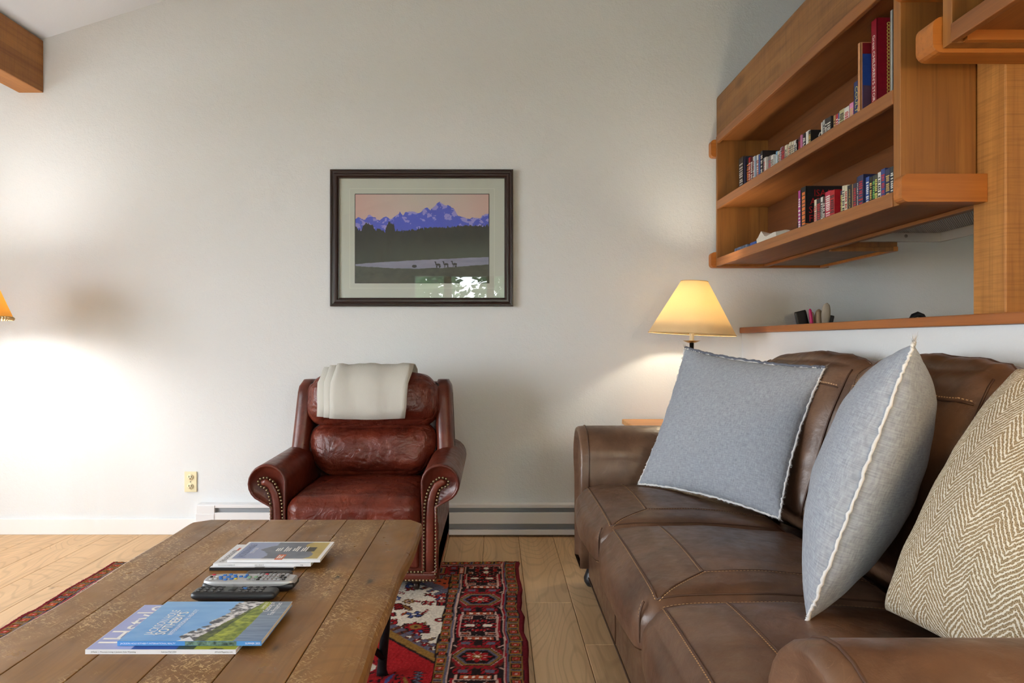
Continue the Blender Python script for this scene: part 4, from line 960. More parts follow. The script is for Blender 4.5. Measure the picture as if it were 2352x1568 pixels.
nt.links.new(mixc(nt, ramp(nt, st, [(.30, (0, 0, 0, 1)), (.50, (1, 1, 1, 1))]), brn, C(214, 206, 188)), bb_.inputs['Base Color'])
bb_.inputs['Roughness'].default_value = .95; bb_.inputs['Specular IOR Level'].default_value = .1
bump(nt, bb_, MT('ADD', MT('MULTIPLY', st, .5), ck.outputs[0]), .5, .004); M['herring'] = m
def pillow(label, BL, BR, TL, TR, thick, mat, seed, fringe=True, n=44, conc=.07, top_dark=False, puff=.5):
    BL, BR, TL, TR = (np.array(q, float) for q in (BL, BR, TL, TR))
    cen = (BL+BR+TL+TR)/4
    o = empty('throw_pillow', ((BL+BR)/2).tolist(), label, 'pillow', 'throw pillows on the sofa')
    nrm = np.cross(BR-BL, TL-BL); nrm /= np.linalg.norm(nrm)
    ex = (BR-BL)/np.linalg.norm(BR-BL); ez = (TL-BL)/np.linalg.norm(TL-BL)
    t = np.sin(np.linspace(-1, 1, n+1)*PI/2*.92)/math.sin(PI/2*.92); U, Vv = np.meshgrid(t, t)
    u2 = U*(1-conc*(1-Vv**2)*np.abs(U)); v2 = Vv*(1-conc*(1-U**2)*np.abs(Vv))
    a, b_ = (u2+1)/2, (v2+1)/2
    base = ((1-a)*(1-b_))[..., None]*BL+(a*(1-b_))[..., None]*BR+((1-a)*b_)[..., None]*TL+(a*b_)[..., None]*TR
    T = thick/2*np.clip((1-U**2)*(1-Vv**2), 0, 1)**puff
    flat = base.reshape(-1, 3)
    w1 = nz(flat, 9, seed).reshape(U.shape); w2 = nz(flat, 9, seed+40).reshape(U.shape)
    rad_w = np.clip((1-U**2)*(1-Vv**2), 0, 1)**.5
    edge_w = np.sin(np.arctan2(Vv, U)*22+seed)*.0035*np.clip(1-rad_w*1.6, 0, 1)*np.clip(rad_w*6, 0, 1)
    Vs = []; 
    for sg, wv in ((1, w1), (-1, w2)): Vs.append((base+nrm*(sg*(T+(wv*.007*rad_w)+edge_w))[..., None]).reshape(-1, 3))
    m_ = n+1; gi = np.arange(m_*m_).reshape(m_, m_)
    Ff = np.stack([gi[:-1, :-1], gi[:-1, 1:], gi[1:, 1:], gi[1:, :-1]], -1).reshape(-1, 4)
    F = np.concatenate([Ff, Ff[:, ::-1]+m_*m_])
    co = mk('cover', np.concatenate(Vs), F, mat, o, True)
    uvl = co.data.uv_layers.new(name='UVMap'); li = np.empty(len(co.data.loops), np.int32); co.data.loops.foreach_get('vertex_index', li)
    uv = np.stack([(U.ravel()+1)/2, (Vv.ravel()+1)/2], 1); uv = np.concatenate([uv, uv+.37]); uvl.data.foreach_set('uv', uv[li].astype(np.float32).ravel())
    if not fringe: return o
    g = random.Random(seed)
    lp = [base[0, j] for j in range(n)]+[base[j, n] for j in range(n)]+[base[n, n-j] for j in range(n)]+[base[n-j, 0] for j in range(n)]
    lp = np.array(lp); out = lp-cen; out -= np.outer(out @ nrm, nrm); out /= np.linalg.norm(out, axis=1, keepdims=True)
    # finer irregular cord
    pts = []; rs = []
    for i in range(len(lp)):
        for f in (0, .5):
            p = lp[i]*(1-f)+lp[(i+1) % len(lp)]*f; k = g.uniform(-.0022, .0022)
            pts.append(tuple(p+out[i]*(.0035+g.uniform(-.002, .0025))+nrm*k)); rs.append(g.uniform(.0026, .005))
    mb = MB(); mb.add(*tubeg(pts, rs, 6, True)); 
    ns = len(pts); top0, top1 = int(ns*.5), int(ns*.75)
    def hairs(mb, i0, i1, cnt):
        for k in range(cnt):
            i = g.randrange(i0, i1) % ns; p = Vector(pts[i]); d = Vector(out[(i//2) % len(lp)]); tdir = (Vector(pts[(i+1) % ns])-p).normalized()
            L = g.uniform(.004, .012); q = p+d*L+tdir*g.uniform(-.008, .008)+Vector(nrm)*g.uniform(-.004, .004); w = tdir*.0006
            mb.add([p-w, p+w, q], [(0, 1, 2)])
    hairs(mb, 0, ns, 1100)
    for ci in (0, n, 2*n, 3*n):                                        # frayed corner tufts
        p = Vector(lp[ci]); d = Vector(out[ci])
        for k in range(14):
            q = p+d*g.uniform(.01, .026)+Vector((g.uniform(-.01, .01), g.uniform(-.01, .01), g.uniform(-.006, .012))); w = Vector((.0016, .0008, 0)); mb.add([p-w, p+w, q], [(0, 1, 2)])
    fr_ = tag(mb.build('frayed_edge', M['fray'], o, True), 'pale frayed linen edge', kind='stuff')
    if top_dark:
        mb = MB(); mb.add(*tubeg([tuple(np.array(p)+out[(i//2+top0//2) % len(lp)]*.004) for i, p in enumerate(pts[top0:top1])], .0062, 6)); mb.build('dark_edge', M['fraydk'], o, True)
    return o
pillow('large grey linen pillow leaning flat in the far corner of the sofa', (.578, 2.80, .505), (.925, 2.275, .50), (.805, 2.95, 1.045), (1.13, 2.40, .982), .16, M['linen'], 3, top_dark=True)
pillow('grey linen pillow standing edge-on in the middle of the sofa', (.640, 1.43, .500), (.945, 1.90, .51), (.90, 1.50, 1.07), (1.165, 1.95, 1.045), .225, M['linen'], 8, puff=.5)
pillow('cream and brown herringbone pillow against the near sofa arm', (.815, 1.455, .515), (.86, 1.03, .515), (1.05, 1.40, 1.02), (1.10, .96, 1.02), .24, M['herring'], 15, False, conc=.03, puff=.42)

# ================================================================== rug
RX0, RX1, RY0, RY1 = -1.85, .112, .50, 3.38
CELL = .0044; nx_ = int((RX1-RX0)/CELL); ny_ = int((RY1-RY0)/CELL)
gx = np.linspace(RX0, RX1, nx_+1); gy = np.linspace(RY0, RY1, ny_+1); X, Yg = np.meshgrid(gx, gy)
wob = np.interp(gy, np.linspace(RY0, RY1, 40), RNG.normal(0, .0035, 40))[:, None]; wob2 = np.interp(gy, np.linspace(RY0, RY1, 40), RNG.normal(0, .0045, 40))[:, None]
PAL = {k: lin(v) for k, v in dict(blk=(34, 24, 26), red=(140, 24, 34), bred=(152, 28, 32), sel=(104, 24, 34), gold=(132, 98, 46), ivory=(214, 206, 192), slate=(92, 90, 108), rust=(166, 72, 44), brown=(88, 44, 36), pink=(188, 154, 142), blue=(66, 78, 128)).items()}
RC = np.zeros(X.shape+(3,)); RC[:] = PAL['ivory']
def rp(m, c): RC[m] = PAL[c]
def win(x0, x1, y0, y1):
    i0, i1 = np.searchsorted(gx, (x0, x1)); j0, j1 = np.searchsorted(gy, (y0, y1)); return slice(max(0, j0-1), j1+1), slice(max(0, i0-1), i1+1)
cxr, cyr = (RX0+RX1)/2, 1.93
g = random.Random(21)
def motif(x, y, kind, s, c1, c2, c3, rot=0.0):
    sl = win(x-s*1.6, x+s*1.6, y-s*1.6, y+s*1.6); xx = X[sl]-x; yy = Yg[sl]-y; A = RC[sl]
    c_, s_ = math.cos(rot), math.sin(rot); p = (xx*c_+yy*s_)/s; q = (-xx*s_+yy*c_)/s
    def pm(m, c): A[m] = PAL[c]
    if kind == 'leaf':
        pm((np.abs(q) < .38*(1-p*p)+.06*np.sign(np.sin(p*14))) & (np.abs(p) < 1.05), 'blk'); pm((np.abs(q) < .28*(1-p*p)) & (np.abs(p) < .9), c1); pm((np.abs(q) < .1*(1-p*p)) & (np.abs(p) < .7), c2)
    elif kind == 'flower':
        r = np.hypot(p, q); a = np.arctan2(q, p); pm(r < .95+.12*np.sign(np.cos(a*8)), 'blk'); pm(r < .8+.12*np.sign(np.cos(a*8)), c1); pm(r < .5, c2); pm(r < .3, c3); pm(r < .14, 'blk')
    elif kind == 'zig':
        t = np.abs(((p*2.2) % 1)-.5)*.8-.2; pm((np.abs(q-t) < .26) & (np.abs(p) < 1), 'blk'); pm((np.abs(q-t) < .13) & (np.abs(p) < .95), c1)
    elif kind == 'comb':
        pm((np.abs(p) < .95) & (np.abs(q) < .5), 'blk'); pm((np.abs(p) < .85) & (np.abs(q) < .4) & (np.sin(p*13) > -.1), c1)
    elif kind == 'hook':
        r = np.hypot(p, q); a = np.arctan2(q, p); pm((r < .9) & (r > .35) & (a > -2.2), 'blk'); pm((r < .78) & (r > .48) & (a > -2.0), c1)
    elif kind == 'cross':
        pm(((np.abs(p) < .3) | (np.abs(q) < .3)) & (np.maximum(np.abs(p), np.abs(q)) < 1), 'blk'); pm(((np.abs(p) < .16) | (np.abs(q) < .16)) & (np.maximum(np.abs(p), np.abs(q)) < .86), c1); pm((np.abs(p) < .2) & (np.abs(q) < .2), c2)
# field
dxm = np.abs(X-cxr); dym = np.abs(Yg-cyr)
for k in range(1000):
    x = g.uniform(RX0+.32, RX1-.32); y = g.uniform(RY0+.32, RY1-.30)
    motif(x, y, g.choice(('leaf', 'leaf', 'zig', 'comb', 'hook', 'cross', 'leaf', 'flower')), g.uniform(.022, .046), g.choice(('red', 'bred', 'brown', 'red', 'gold', 'blue')), g.choice(('ivory', 'gold', 'slate', 'pink')), g.choice(('gold', 'blk', 'ivory')), g.uniform(0, PI))
q = dxm/1.02+dym/1.12; step = .03*np.sign(np.sin((X+Yg)*95))+.03*np.sign(np.sin((X-Yg)*95))
rp(q+step*.6 < 1.10, 'brown'); rp(q+step*.6 < 1.075, 'slate'); rp(q < 1.045, 'gold'); rp(q < 1.0, 'blk'); rp(q < .985, 'bred')
for k in range(260):
    x = g.uniform(cxr-.7, cxr+.7); y = g.uniform(cyr-.9, cyr+.9)
    if abs(x-cxr)/1.02+abs(y-cyr)/1.12 < .93: motif(x, y, g.choice(('hook', 'flower', 'leaf', 'zig')), g.uniform(.035, .075), g.choice(('slate', 'gold', 'red', 'brown')), g.choice(('blue', 'ivory', 'gold')), 'ivory', g.uniform(0, PI))
q2 = dxm/.5+dym/.6; rp(q2 < 1.05, 'gold'); rp(q2 < 1, 'blk'); rp(q2 < .97, 'slate'); rp(q2 < .7, 'red'); rp(q2 < .4, 'ivory')
# corner spandrels
dsx = np.minimum(X-RX0, RX1-X)+wob; dey = np.minimum(RY1-Yg, Yg-RY0)*1.12
sp = (dsx-.31)+(dey-.31)*.9+step*.5
rp(sp < .20, 'blk'); rp(sp < .19, 'slate'); rp(sp < .10, 'rust'); rp((sp < .10) & (np.sin(X*120)*np.sin(Yg*110) > .55), 'blk')
rp((sp < .185) & (sp > .12) & (np.sin(X*70+1)*np.sin(Yg*64) > .7), 'rust')
# borders: d from the edge, v along it
def border(mask, d, v):
    def bp_(m, c): RC[mask & m] = PAL[c]
    allm = np.ones(X.shape, bool)
    def guard(d0, d1, ph):
        w = d1-d0; e = (d-d0)/w; t = ((v+ph)/.054) % 1
        bp_((e >= 0) & (e < 1), 'gold')
        bp_((e > .10) & (e < .90) & (t > .04) & (t < .22), 'slate'); bp_((e > .2) & (e < .8) & (t > .08) & (t < .17), 'blk')
        box_ = (np.abs(t-.62) < .27) & (np.abs(e-.5) < .38); bp_(box_, 'blk'); bp_((np.abs(t-.62) < .21) & (np.abs(e-.5) < .30), 'rust'); bp_((np.abs(t-.62) < .12) & (np.abs(e-.5) < .19), 'red'); bp_((np.abs(t-.62) < .06) & (np.abs(e-.5) < .09), 'pink')
        bp_((e > 0) & (e < .05), 'blk'); bp_((e > .95) & (e < 1), 'blk')
    bp_(d < .315, 'blk')
    guard(.018, .066, .01)
    bp_((d > .066) & (d < .072), 'slate'); bp_((d > .072) & (d < .078), 'red'); bp_((d > .078) & (d < .083), 'pink')
    # main border
    M0, M1 = .083, .262; e = (d-(M0+M1)/2); per = .52; t = ((v-.278) % per); t = np.where(t > per/2, t-per, t)      # rosette at t=0
    inm = (d > M0) & (d < M1)
    t2 = ((v-.278+per/2) % per); t2 = np.where(t2 > per/2, t2-per, t2)                                             # cross at t2=0
    # framing rectangles round the cross motif
    def ringrect(cx_, cy_, hx, hy, w, c, e_=None, tt=None):
        a = np.maximum(np.abs((e if e_ is None else e_)-cx_)-hx, np.abs((t2 if tt is None else tt)-cy_)-hy); bp_(inm & (np.abs(a) < w), c)
    ringrect(0, 0, .078, .105, .0042, 'red'); ringrect(0, 0, .070, .097, .0035, 'pink')
    bp_(inm & (np.abs(np.abs(e)-np.abs(t)*.9-.006) < .004) & (np.abs(t) > .075) & (np.abs(t) < .16), 'pink')
    # hexagon rosette
    hexd = np.maximum(np.abs(t)/.062, (np.abs(e)/.078+np.abs(t)/.062*.5)/1.05)
    ser = .06*np.sign(np.sin(e*260)); bp_(inm & (hexd+ser < 1.42), 'brown'); bp_(inm & (hexd+ser < 1.30), 'red'); bp_(inm & (hexd < 1.12), 'pink'); bp_(inm & (hexd < 1.08), 'blk')
    bp_(inm & (hexd < 1.03), 'gold'); bp_(inm & (hexd < .90), 'slate'); bp_(inm & (hexd < .78), 'blk')
    r = np.hypot(e/1.25, t); a = np.arctan2(t, e/1.25); bp_(inm & (r < .034+.008*np.cos(a*8)), 'bred'); bp_(inm & (r < .03) & (np.abs(np.cos(a*4)) < .25), 'pink'); bp_(inm & (r < .013), 'gold'); bp_(inm & (r < .007), 'ivory')
    # red side hooks above and below the rosette
    for sg in (-1, 1):
        hk = np.maximum(np.abs(e-sg*.045)/.03, np.abs(np.abs(t)-.105)/.02); bp_(inm & (hk < 1) & (np.sin(e*300+t*200) > -.6), 'red'); bp_(inm & (hk < .5), 'slate')
    bar = np.maximum(np.abs(e)/.055, np.abs(np.abs(t)-.145)/.013); bp_(inm & (bar < 1.25), 'pink'); bp_(inm & (bar < 1.1), 'blk'); bp_(inm & (bar < .95), 'rust'); bp_(inm & (np.maximum(np.abs(e)/.045, np.abs(np.abs(t)-.145)/.006) < 1) & (np.sin(e*240) > 0), 'ivory')
    # cross with four petals
    for (ax_, ay_) in ((1, 0), (-1, 0)): bp_(inm & ((np.abs(e-ax_*.034)/.019)**2+(t2/.012)**2 < 1), 'ivory')
    for sg in (-1, 1):
        bp_(inm & (np.abs(t2-sg*.042) < .009) & (np.abs(e) < .03) & (np.sin(e*420) > -.4), 'bred'); bp_(inm & (np.abs(np.abs(e)-.058) < .010) & (np.abs(t2-sg*.012) < .007), 'red')
        bp_(inm & (np.abs(np.abs(e)-np.abs(t2)*1.25-.0) < .004) & (np.abs(t2) > .012) & (np.abs(t2) < .045), 'red')
        tear = np.maximum(np.abs(e-sg*.048)/.018, np.abs(np.abs(t2)-.072)/.010); bp_(inm & (tear < 1.2), 'pink'); bp_(inm & (tear < .9), 'brown'); bp_(inm & (tear < .45), 'rust')
    bp_(inm & (np.hypot(e, t2) < .014), 'blk'); bp_(inm & (np.hypot(e, t2) < .009), 'bred')
    sc3 = (np.sin(e*210+3)*np.sin(v*190+1) > .93) & (np.abs(t2) < .1); bp_(inm & sc3, 'pink')
    bp_((d > M1-.004) & (d < M1), 'blk'); bp_((d > .262) & (d < .268), 'pink'); bp_((d > .268) & (d < .275), 'slate')
    guard(.275, .312, .03)
    bp_((d > .312) & (d < .317), 'blk')
ds = np.minimum(X-RX0, RX1-X)+wob*.6; de = np.minimum(RY1-Yg, Yg-RY0)*1.22
side_m = (ds < .317) & ~(de < .225)
end_m = (de < .317) & (ds > .30)
border(end_m | ((de < .28) & (ds > .078)), de+.012+wob2.mean(), X+.06)
border(side_m | ((de >= 0) & (ds < .083)), ds, Yg)
rp(ds < .018, 'sel'); rp((de < .012) & (np.sin(X*150) > 0), 'blk'); rp((de < .012) & (np.sin(X*150) <= 0), 'gold')
RC *= (1+RNG.normal(0, .10, X.shape))[..., None]; RC = np.clip(RC, .003, 1)
Zr = .0085+RNG.normal(0, .0007, X.shape)+.0016*np.sin(X*9+Yg*4)*np.sin(Yg*6)
edge = np.minimum(np.minimum(X-RX0, RX1-X), np.minimum(RY1-Yg, Yg-RY0)); Zr = np.where(edge < .004, .001, Zr)
fold = .016*np.exp(-((X+.40)/.13)**2-((Yg-2.16-.25*(X+.4))/.05)**2); Zr += fold
XW = X+np.where(X > -.2, wob2, -wob2)*np.clip(np.abs(X-cxr)/.98, 0, 1)**2
V = np.stack([XW, Yg, Zr], -1).reshape(-1, 3); gi = np.arange(V.shape[0]).reshape(X.shape)
F = np.stack([gi[:-1, :-1], gi[:-1, 1:], gi[1:, 1:], gi[1:, :-1]], -1).reshape(-1, 4)
M['rug'] = vcol('wool_pile', .95, .1, .35, 500)
ro = mk('oriental_rug', V, F, M['rug'], smooth=True, loc=(cxr, cyr, 0), col=RC.reshape(-1, 3))
tag(ro, 'red and ivory oriental rug with dark patterned border under the table', 'rug')

# ================================================================== coffee table
m, nt, bb_, colr = wood('worn_pine_table', C(156, 112, 60), C(116, 80, 40), 'y', .34, .55, .9, .06, 13.0, .18)
v_ = coords(nt, (1, 1, 1), 3.0)
def flecks(scale, stretch, lo, hi, rot):
    vv = N(nt, 'ShaderNodeMapping', {0: v_, 2: (0, 0, R(rot))}).outputs[0]; vv = N(nt, 'ShaderNodeMapping', {0: vv, 3: stretch}).outputs[0]
    n1 = N(nt, 'ShaderNodeTexNoise', {'Vector': vv, 'Scale': scale, 'Detail': 3.0, 'Roughness': .7})
    return ramp(nt, n1.outputs[0], [(lo, (0, 0, 0, 1)), (hi, (1, 1, 1, 1))])
f1 = flecks(62, (1, 3.2, 1), .565, .60, 40); f2 = flecks(56, (3.2, 1, 1), .575, .61, 25); f3 = flecks(4, (1, .6, 1), .49, .62, 0)
mx_ = N(nt, 'ShaderNodeMath', {0: f1, 1: f2}, operation='MAXIMUM'); mx_ = N(nt, 'ShaderNodeMath', {0: mx_.outputs[0], 1: f3}, operation='MULTIPLY'); mx_ = N(nt, 'ShaderNodeMath', {0: mx_.outputs[0], 1: .95}, operation='MULTIPLY')
c2_ = mixc(nt, mx_.outputs[0], colr, C(204, 172, 122))
f4 = flecks(14, (14, 1.0, 1), .72, .76, 58); c2_ = mixc(nt, f4, c2_, C(52, 34, 20))
n4 = N(nt, 'ShaderNodeTexNoise', {'Vector': v_, 'Scale': 4.5, 'Detail': 4.0}); c2_ = mixc(nt, ramp(nt, n4.outputs[0], [(.56, (0, 0, 0, 1)), (.72, (.45, .45, .45, 1))]), c2_, C(78, 52, 30))
nt.links.new(c2_, bb_.inputs['Base Color'])
rn = N(nt, 'ShaderNodeTexNoise', {'Vector': v_, 'Scale': 12.0, 'Detail': 4.0}); nt.links.new(ramp(nt, rn.outputs[0], [(.3, (.26,)*3+(1,)), (.7, (.44,)*3+(1,))]), bb_.inputs['Roughness']); bb_.inputs['Specular IOR Level'].default_value = .32
M['table'] = m
TX = [-.962, -.849, -.724, -.600, -.475, -.352, -.232]; TY0, TY1, TZ0, TZ1 = .93, 2.232, .468, .504
ct = empty('coffee_table', (-.6, 1.58, .0095), 'worn plank-topped coffee table with black iron legs on the rug', 'coffee table')
for i in range(6):
    x0, x1 = TX[i]+(.0011 if i else 0), TX[i+1]-(.0011 if i < 5 else 0)
    pts = []
    n_ = 40
    ys = np.linspace(TY0, TY1, n_)
    wl_ = [x0+(.004*math.sin(y_*5.1)+.003*math.sin(y_*13) if i == 0 else 0) for y_ in ys]; wr_ = [x1+(.003*math.sin(y_*6.3+1)+.002*math.sin(y_*17) if i == 5 else 0) for y_ in ys]
    for side, rad in ((0, .045), (1, .028)):
        if (i == 0 and side == 0) or (i == 5 and side == 1):
            for k, y_ in enumerate(ys):
                for dd in (TY1-y_, y_-TY0):
                    if dd < rad: ins = rad-math.sqrt(max(0, rad*rad-(rad-dd)**2)); (wl_ if side == 0 else wr_)[k] += ins if side == 0 else -ins
    rings = []
    e = .004
    for k, y_ in enumerate(ys):
        a, c = wl_[k], wr_[k]; eL = .012 if i == 0 else .0012; eR = .014 if i == 5 else .0012
        rings.append([(a, y_, TZ0), (a, y_, TZ1-eL), (a+eL*.3, y_, TZ1-eL*.3), (a+eL, y_, TZ1), (c-eR, y_, TZ1), (c-eR*.3, y_, TZ1-eR*.3), (c, y_, TZ1-eR), (c, y_, TZ0)])
    p = mk('plank', *sweepg(rings), M['table'], ct)
fr_ = MB(); fr_.box(-.86, -.33, 1.04, 1.07, .445, .4675).box(-.86, -.33, 2.10, 2.13, .445, .4675).box(-.86, -.83, 1.07, 2.10, .445, .4675).box(-.36, -.33, 1.07, 2.10, .445, .4675)
fr_.build('under_frame', M['iron'], ct)
for sx_ in (1, -1):
    for (yf_, yt_) in ((2.215, 2.135), (.96, 1.03)):
        xf = -.595+sx_*.235; xt = -.595+sx_*.275; cy = 1 if yf_ > 1.5 else -1
        mb = MB(); mb.tube([(xt, yt_, .4675), (xt-.005*sx_, yt_+.01*cy, .36), (xf+.012*sx_, yf_-.02*cy, .16), (xf, yf_, .05), (xf-.002*sx_, yf_+.004*cy, .03), (xf, yf_+.002*cy, .0125)], [.013, .0135, .0145, .0145, .016, .019], 10)
        lg = mb.build('leg', M['iron'], ct, True)
        tube('brace', [(xf+.004*sx_, yf_-.01*cy, .075), (xf-.025*sx_, yf_-.05*cy, .125), (xf-.03*sx_, yf_-.12*cy, .20), (xf-.02*sx_, yf_-.22*cy, .33), (xf, yf_-.30*cy, .446)], [.010, .011, .010, .009, .008], M['iron'], lg, 8)

# ================================================================== magazines and remotes on the table
M['letters'] = plain('white_cover_letters', C(252, 252, 252), .6, spec=.2); M['cover'] = vcol('glossy_magazine_cover', .36, .3); M['gloss'] = plain('white_cover_gloss', C(232, 234, 240), .28)
def grid_print(name, x0, x1, y0, y1, z, fn, parent, gw, gh, curl=None):
    u, v = np.meshgrid(np.linspace(0, 1, gw), np.linspace(0, 1, gh)); col = fn(u, v)
    Z = np.full_like(u, z) if curl is None else z+curl(u, v)
    Vv = np.stack([x0+u*(x1-x0), y0+v*(y1-y0), Z], -1).reshape(-1, 3); gi = np.arange(gw*gh).reshape(gh, gw)
    Ff = np.stack([gi[:-1, :-1], gi[:-1, 1:], gi[1:, 1:], gi[1:, :-1]], -1).reshape(-1, 4)
    return mk(name, Vv, Ff, M['cover'], parent, True, col=np.clip(col*1.1, 0, .95).reshape(-1, 3))
def vn(u, v, s, seed, oct=4, sx=1.0, sy=1.0):
    g2 = np.random.default_rng(seed); out = 0; amp = 1.0; tot = 0
    for k in range(oct):
        nx, ny = int(s*sx*2**k)+2, int(s*sy*2**k)+2; T = g2.random((ny+1, nx+1)); Xx = u*(nx-1); Yy = v*(ny-1); i = Xx.astype(int); j = Yy.astype(int); fx = Xx-i; fy = Yy-j
        out = out+amp*((T[j, i]*(1-fx)+T[j, i+1]*fx)*(1-fy)+(T[j+1, i]*(1-fx)+T[j+1, i+1]*fx)*fy); tot += amp; amp *= .55
    return out/tot
def L3(t, a, b_): return lin(a)*(1-t[..., None])+lin(b_)*t[..., None]
def mag(label, x0, x1, y0, y1, z0, t, spine_mat, back=M['gloss']):
    """spine towards the camera (y0)"""
    o = empty('magazine', ((x0+x1)/2, (y0+y1)/2, z0), label, 'magazine', 'magazines on the coffee table')
    box('pages', x0+.0012, x1-.0012, y0+.001, y1-.0015, z0+.0004, z0+t-.0005, M['paper'], o)
    mb = MB(); mb.box(x0, x1, y0, y1, z0, z0+.0004).box(x0, x1, y0-.0003, y0+.0006, z0, z0+t); mb.build('spine_and_back', spine_mat, o)
    mb = MB(); mb.box(x0, x1, y0, y1, z0+t-.0005, z0+t-.0001); mb.build('front_cover', back, o)
    return o
Z = TZ1+.0003
# spines face the camera; cover tops lie to the left
o = mag('lilac lifestyle magazine with big white title, partly covered', -.749, -.474, 1.272, 1.488, Z, .0085, M['gloss'])
def jh(u, v):
    n = vn(u, v, 5, 4); c = L3(np.clip(u*.8+n*.3, 0, 1), (150, 162, 214), (186, 192, 226))
    mt = (v < .12+.10*np.abs(np.sin(u*15))*n*1.4) & (u > .30) & (u < .62); c[mt] = lin((52, 78, 150))
    c[(u > .60) & (v < .20)] = lin((58, 66, 54)); c[(u > .72) & (v < .22) & (n > .5)] = lin((160, 168, 60)); return c
grid_print('cover_print', -.748, -.475, 1.2725, 1.4875, Z+.0086, jh, o, 110, 80)
text('cover_title', 'JHstyle', .078, (-.688, 1.292, Z+.0086), (0, 1, 0), (-1, 0, 0), M['letters'], o, lift=.0005, sx=.86)
text('spine_print', 'JHStyle  |  Mountain Living in Jackson Hole Wyoming', .0038, (-.738, 1.2716, Z+.0032), (1, 0, 0), (0, 0, 1), M['dark'], o)
text('spine_print', 'Summer/Fall 2024', .0038, (-.61, 1.2716, Z+.0032), (1, 0, 0), (0, 0, 1), M['dark'], o)
text('spine_print', 'JHStyleMagazine.com', .0038, (-.512, 1.2716, Z+.0032), (1, 0, 0), (0, 0, 1), M['dark'], o)
z1 = Z+.0093
M['bluespine'] = plain('blue_spine', C(86, 148, 214), .25)
o = mag('property catalogue with snowy mountain and green ridge cover', -.698, -.432, 1.286, 1.482, z1, .0085, M['bluespine'])
def sb(u, v):
    n = vn(u, v, 6, 9, 5); nf = vn(u, v, 26, 10, 4); st = vn(u, v, 5, 12, 4, 1, 3)
    c = L3(np.clip(.15+v*.25+st*.5, 0, 1), (66, 138, 214), (150, 194, 232))
    e1 = .40+.25*v+.06*(n-.5)*3+.03*(nf-.5)*2; m1 = u > e1
    rock = L3(np.clip((nf-.42)*5, 0, 1), (78, 80, 90), (222, 222, 226)); c[m1] = rock[m1]
    dark = m1 & (u > e1+.10+.12*v) ; rk = L3(np.clip((nf-.52)*5, 0, 1), (66, 68, 76), (150, 152, 158)); c[dark] = rk[dark]
    e2 = .50+.19*v**1.2+.10*np.clip(v-.2, 0, 1)+.05*(n-.5); m2 = u > e2+.03
    fo = L3(np.clip((nf-.35)*2.4, 0, 1), (52, 66, 36), (112, 124, 54)); c[m2] = fo[m2]
    e3 = .60+.19*v+.03*(n-.5); m3 = u > e3; gg = L3(np.clip((nf-.3)*2.2, 0, 1), (92, 112, 32), (170, 180, 66)); c[m3] = gg[m3]
    e4 = .80+.05*v+.02*(n-.5); m4 = u > e4
    rv = L3(np.clip(vn(u, v, 4, 17, 4, 1, 8)*1.2-.1, 0, 1), (84, 98, 116), (156, 172, 190)); rv = rv*.7+.3*L3(np.clip(v, 0, 1), (70, 122, 186), (120, 130, 140)); c[m4] = rv[m4]
    pk = (np.abs(u-.47)+v*.6 < .06); c[pk] = lin((220, 224, 235)); return c
grid_print('cover_print', -.6975, -.4325, 1.2862, 1.4815, z1+.0086, sb, o, 240, 170)
text('cover_title', 'JACKSON HOLE', .0235, (-.647, 1.312, z1+.0086), (0, 1, 0), (-1, 0, 0), M['letters'], o, lift=.0005, sx=.72)
text('cover_title', "SOTHEBY'S", .0275, (-.625, 1.312, z1+.0086), (0, 1, 0), (-1, 0, 0), M['letters'], o, lift=.0006, sx=.82)
text('cover_title', "SOTHEBY'S", .0275, (-.6245, 1.3128, z1+.0086), (0, 1, 0), (-1, 0, 0), M['letters'], o, lift=.0007, sx=.82)
text('cover_title', 'INTERNATIONAL REALTY', .0125, (-.610, 1.312, z1+.0086), (0, 1, 0), (-1, 0, 0), M['letters'], o, lift=.0005, sx=.86)
text('cover_title', 'SUMMER 2025', .0085, (-.480, 1.44, z1+.0086), (0, 1, 0), (-1, 0, 0), M['letters'], o, lift=.0005, sx=.7)
text('cover_title', 'Catalog of', .017, (-.466, 1.425, z1+.0086), (0, 1, 0), (-1, 0, 0), M['letters'], o, lift=.0005, sx=.72)
text('cover_title', 'Fine Properties', .017, (-.450, 1.408, z1+.0086), (0, 1, 0), (-1, 0, 0), M['letters'], o, lift=.0005, sx=.62)
text('spine_print', "JACKSON HOLE SOTHEBY'S INTERNATIONAL REALTY", .0042, (-.692, 1.2856, z1+.003), (1, 0, 0), (0, 0, 1), M['white'], o)
text('spine_print', 'SUMMER 2025', .0046, (-.462, 1.2856, z1+.003), (1, 0, 0), (0, 0, 1), M['white'], o)
box('spine_picture', -.573, -.478, 1.2853, 1.2862, z1+.0005, z1+.0082, plain('spine_photo', C(96, 120, 110), .3, var=.8, vs=140), o)
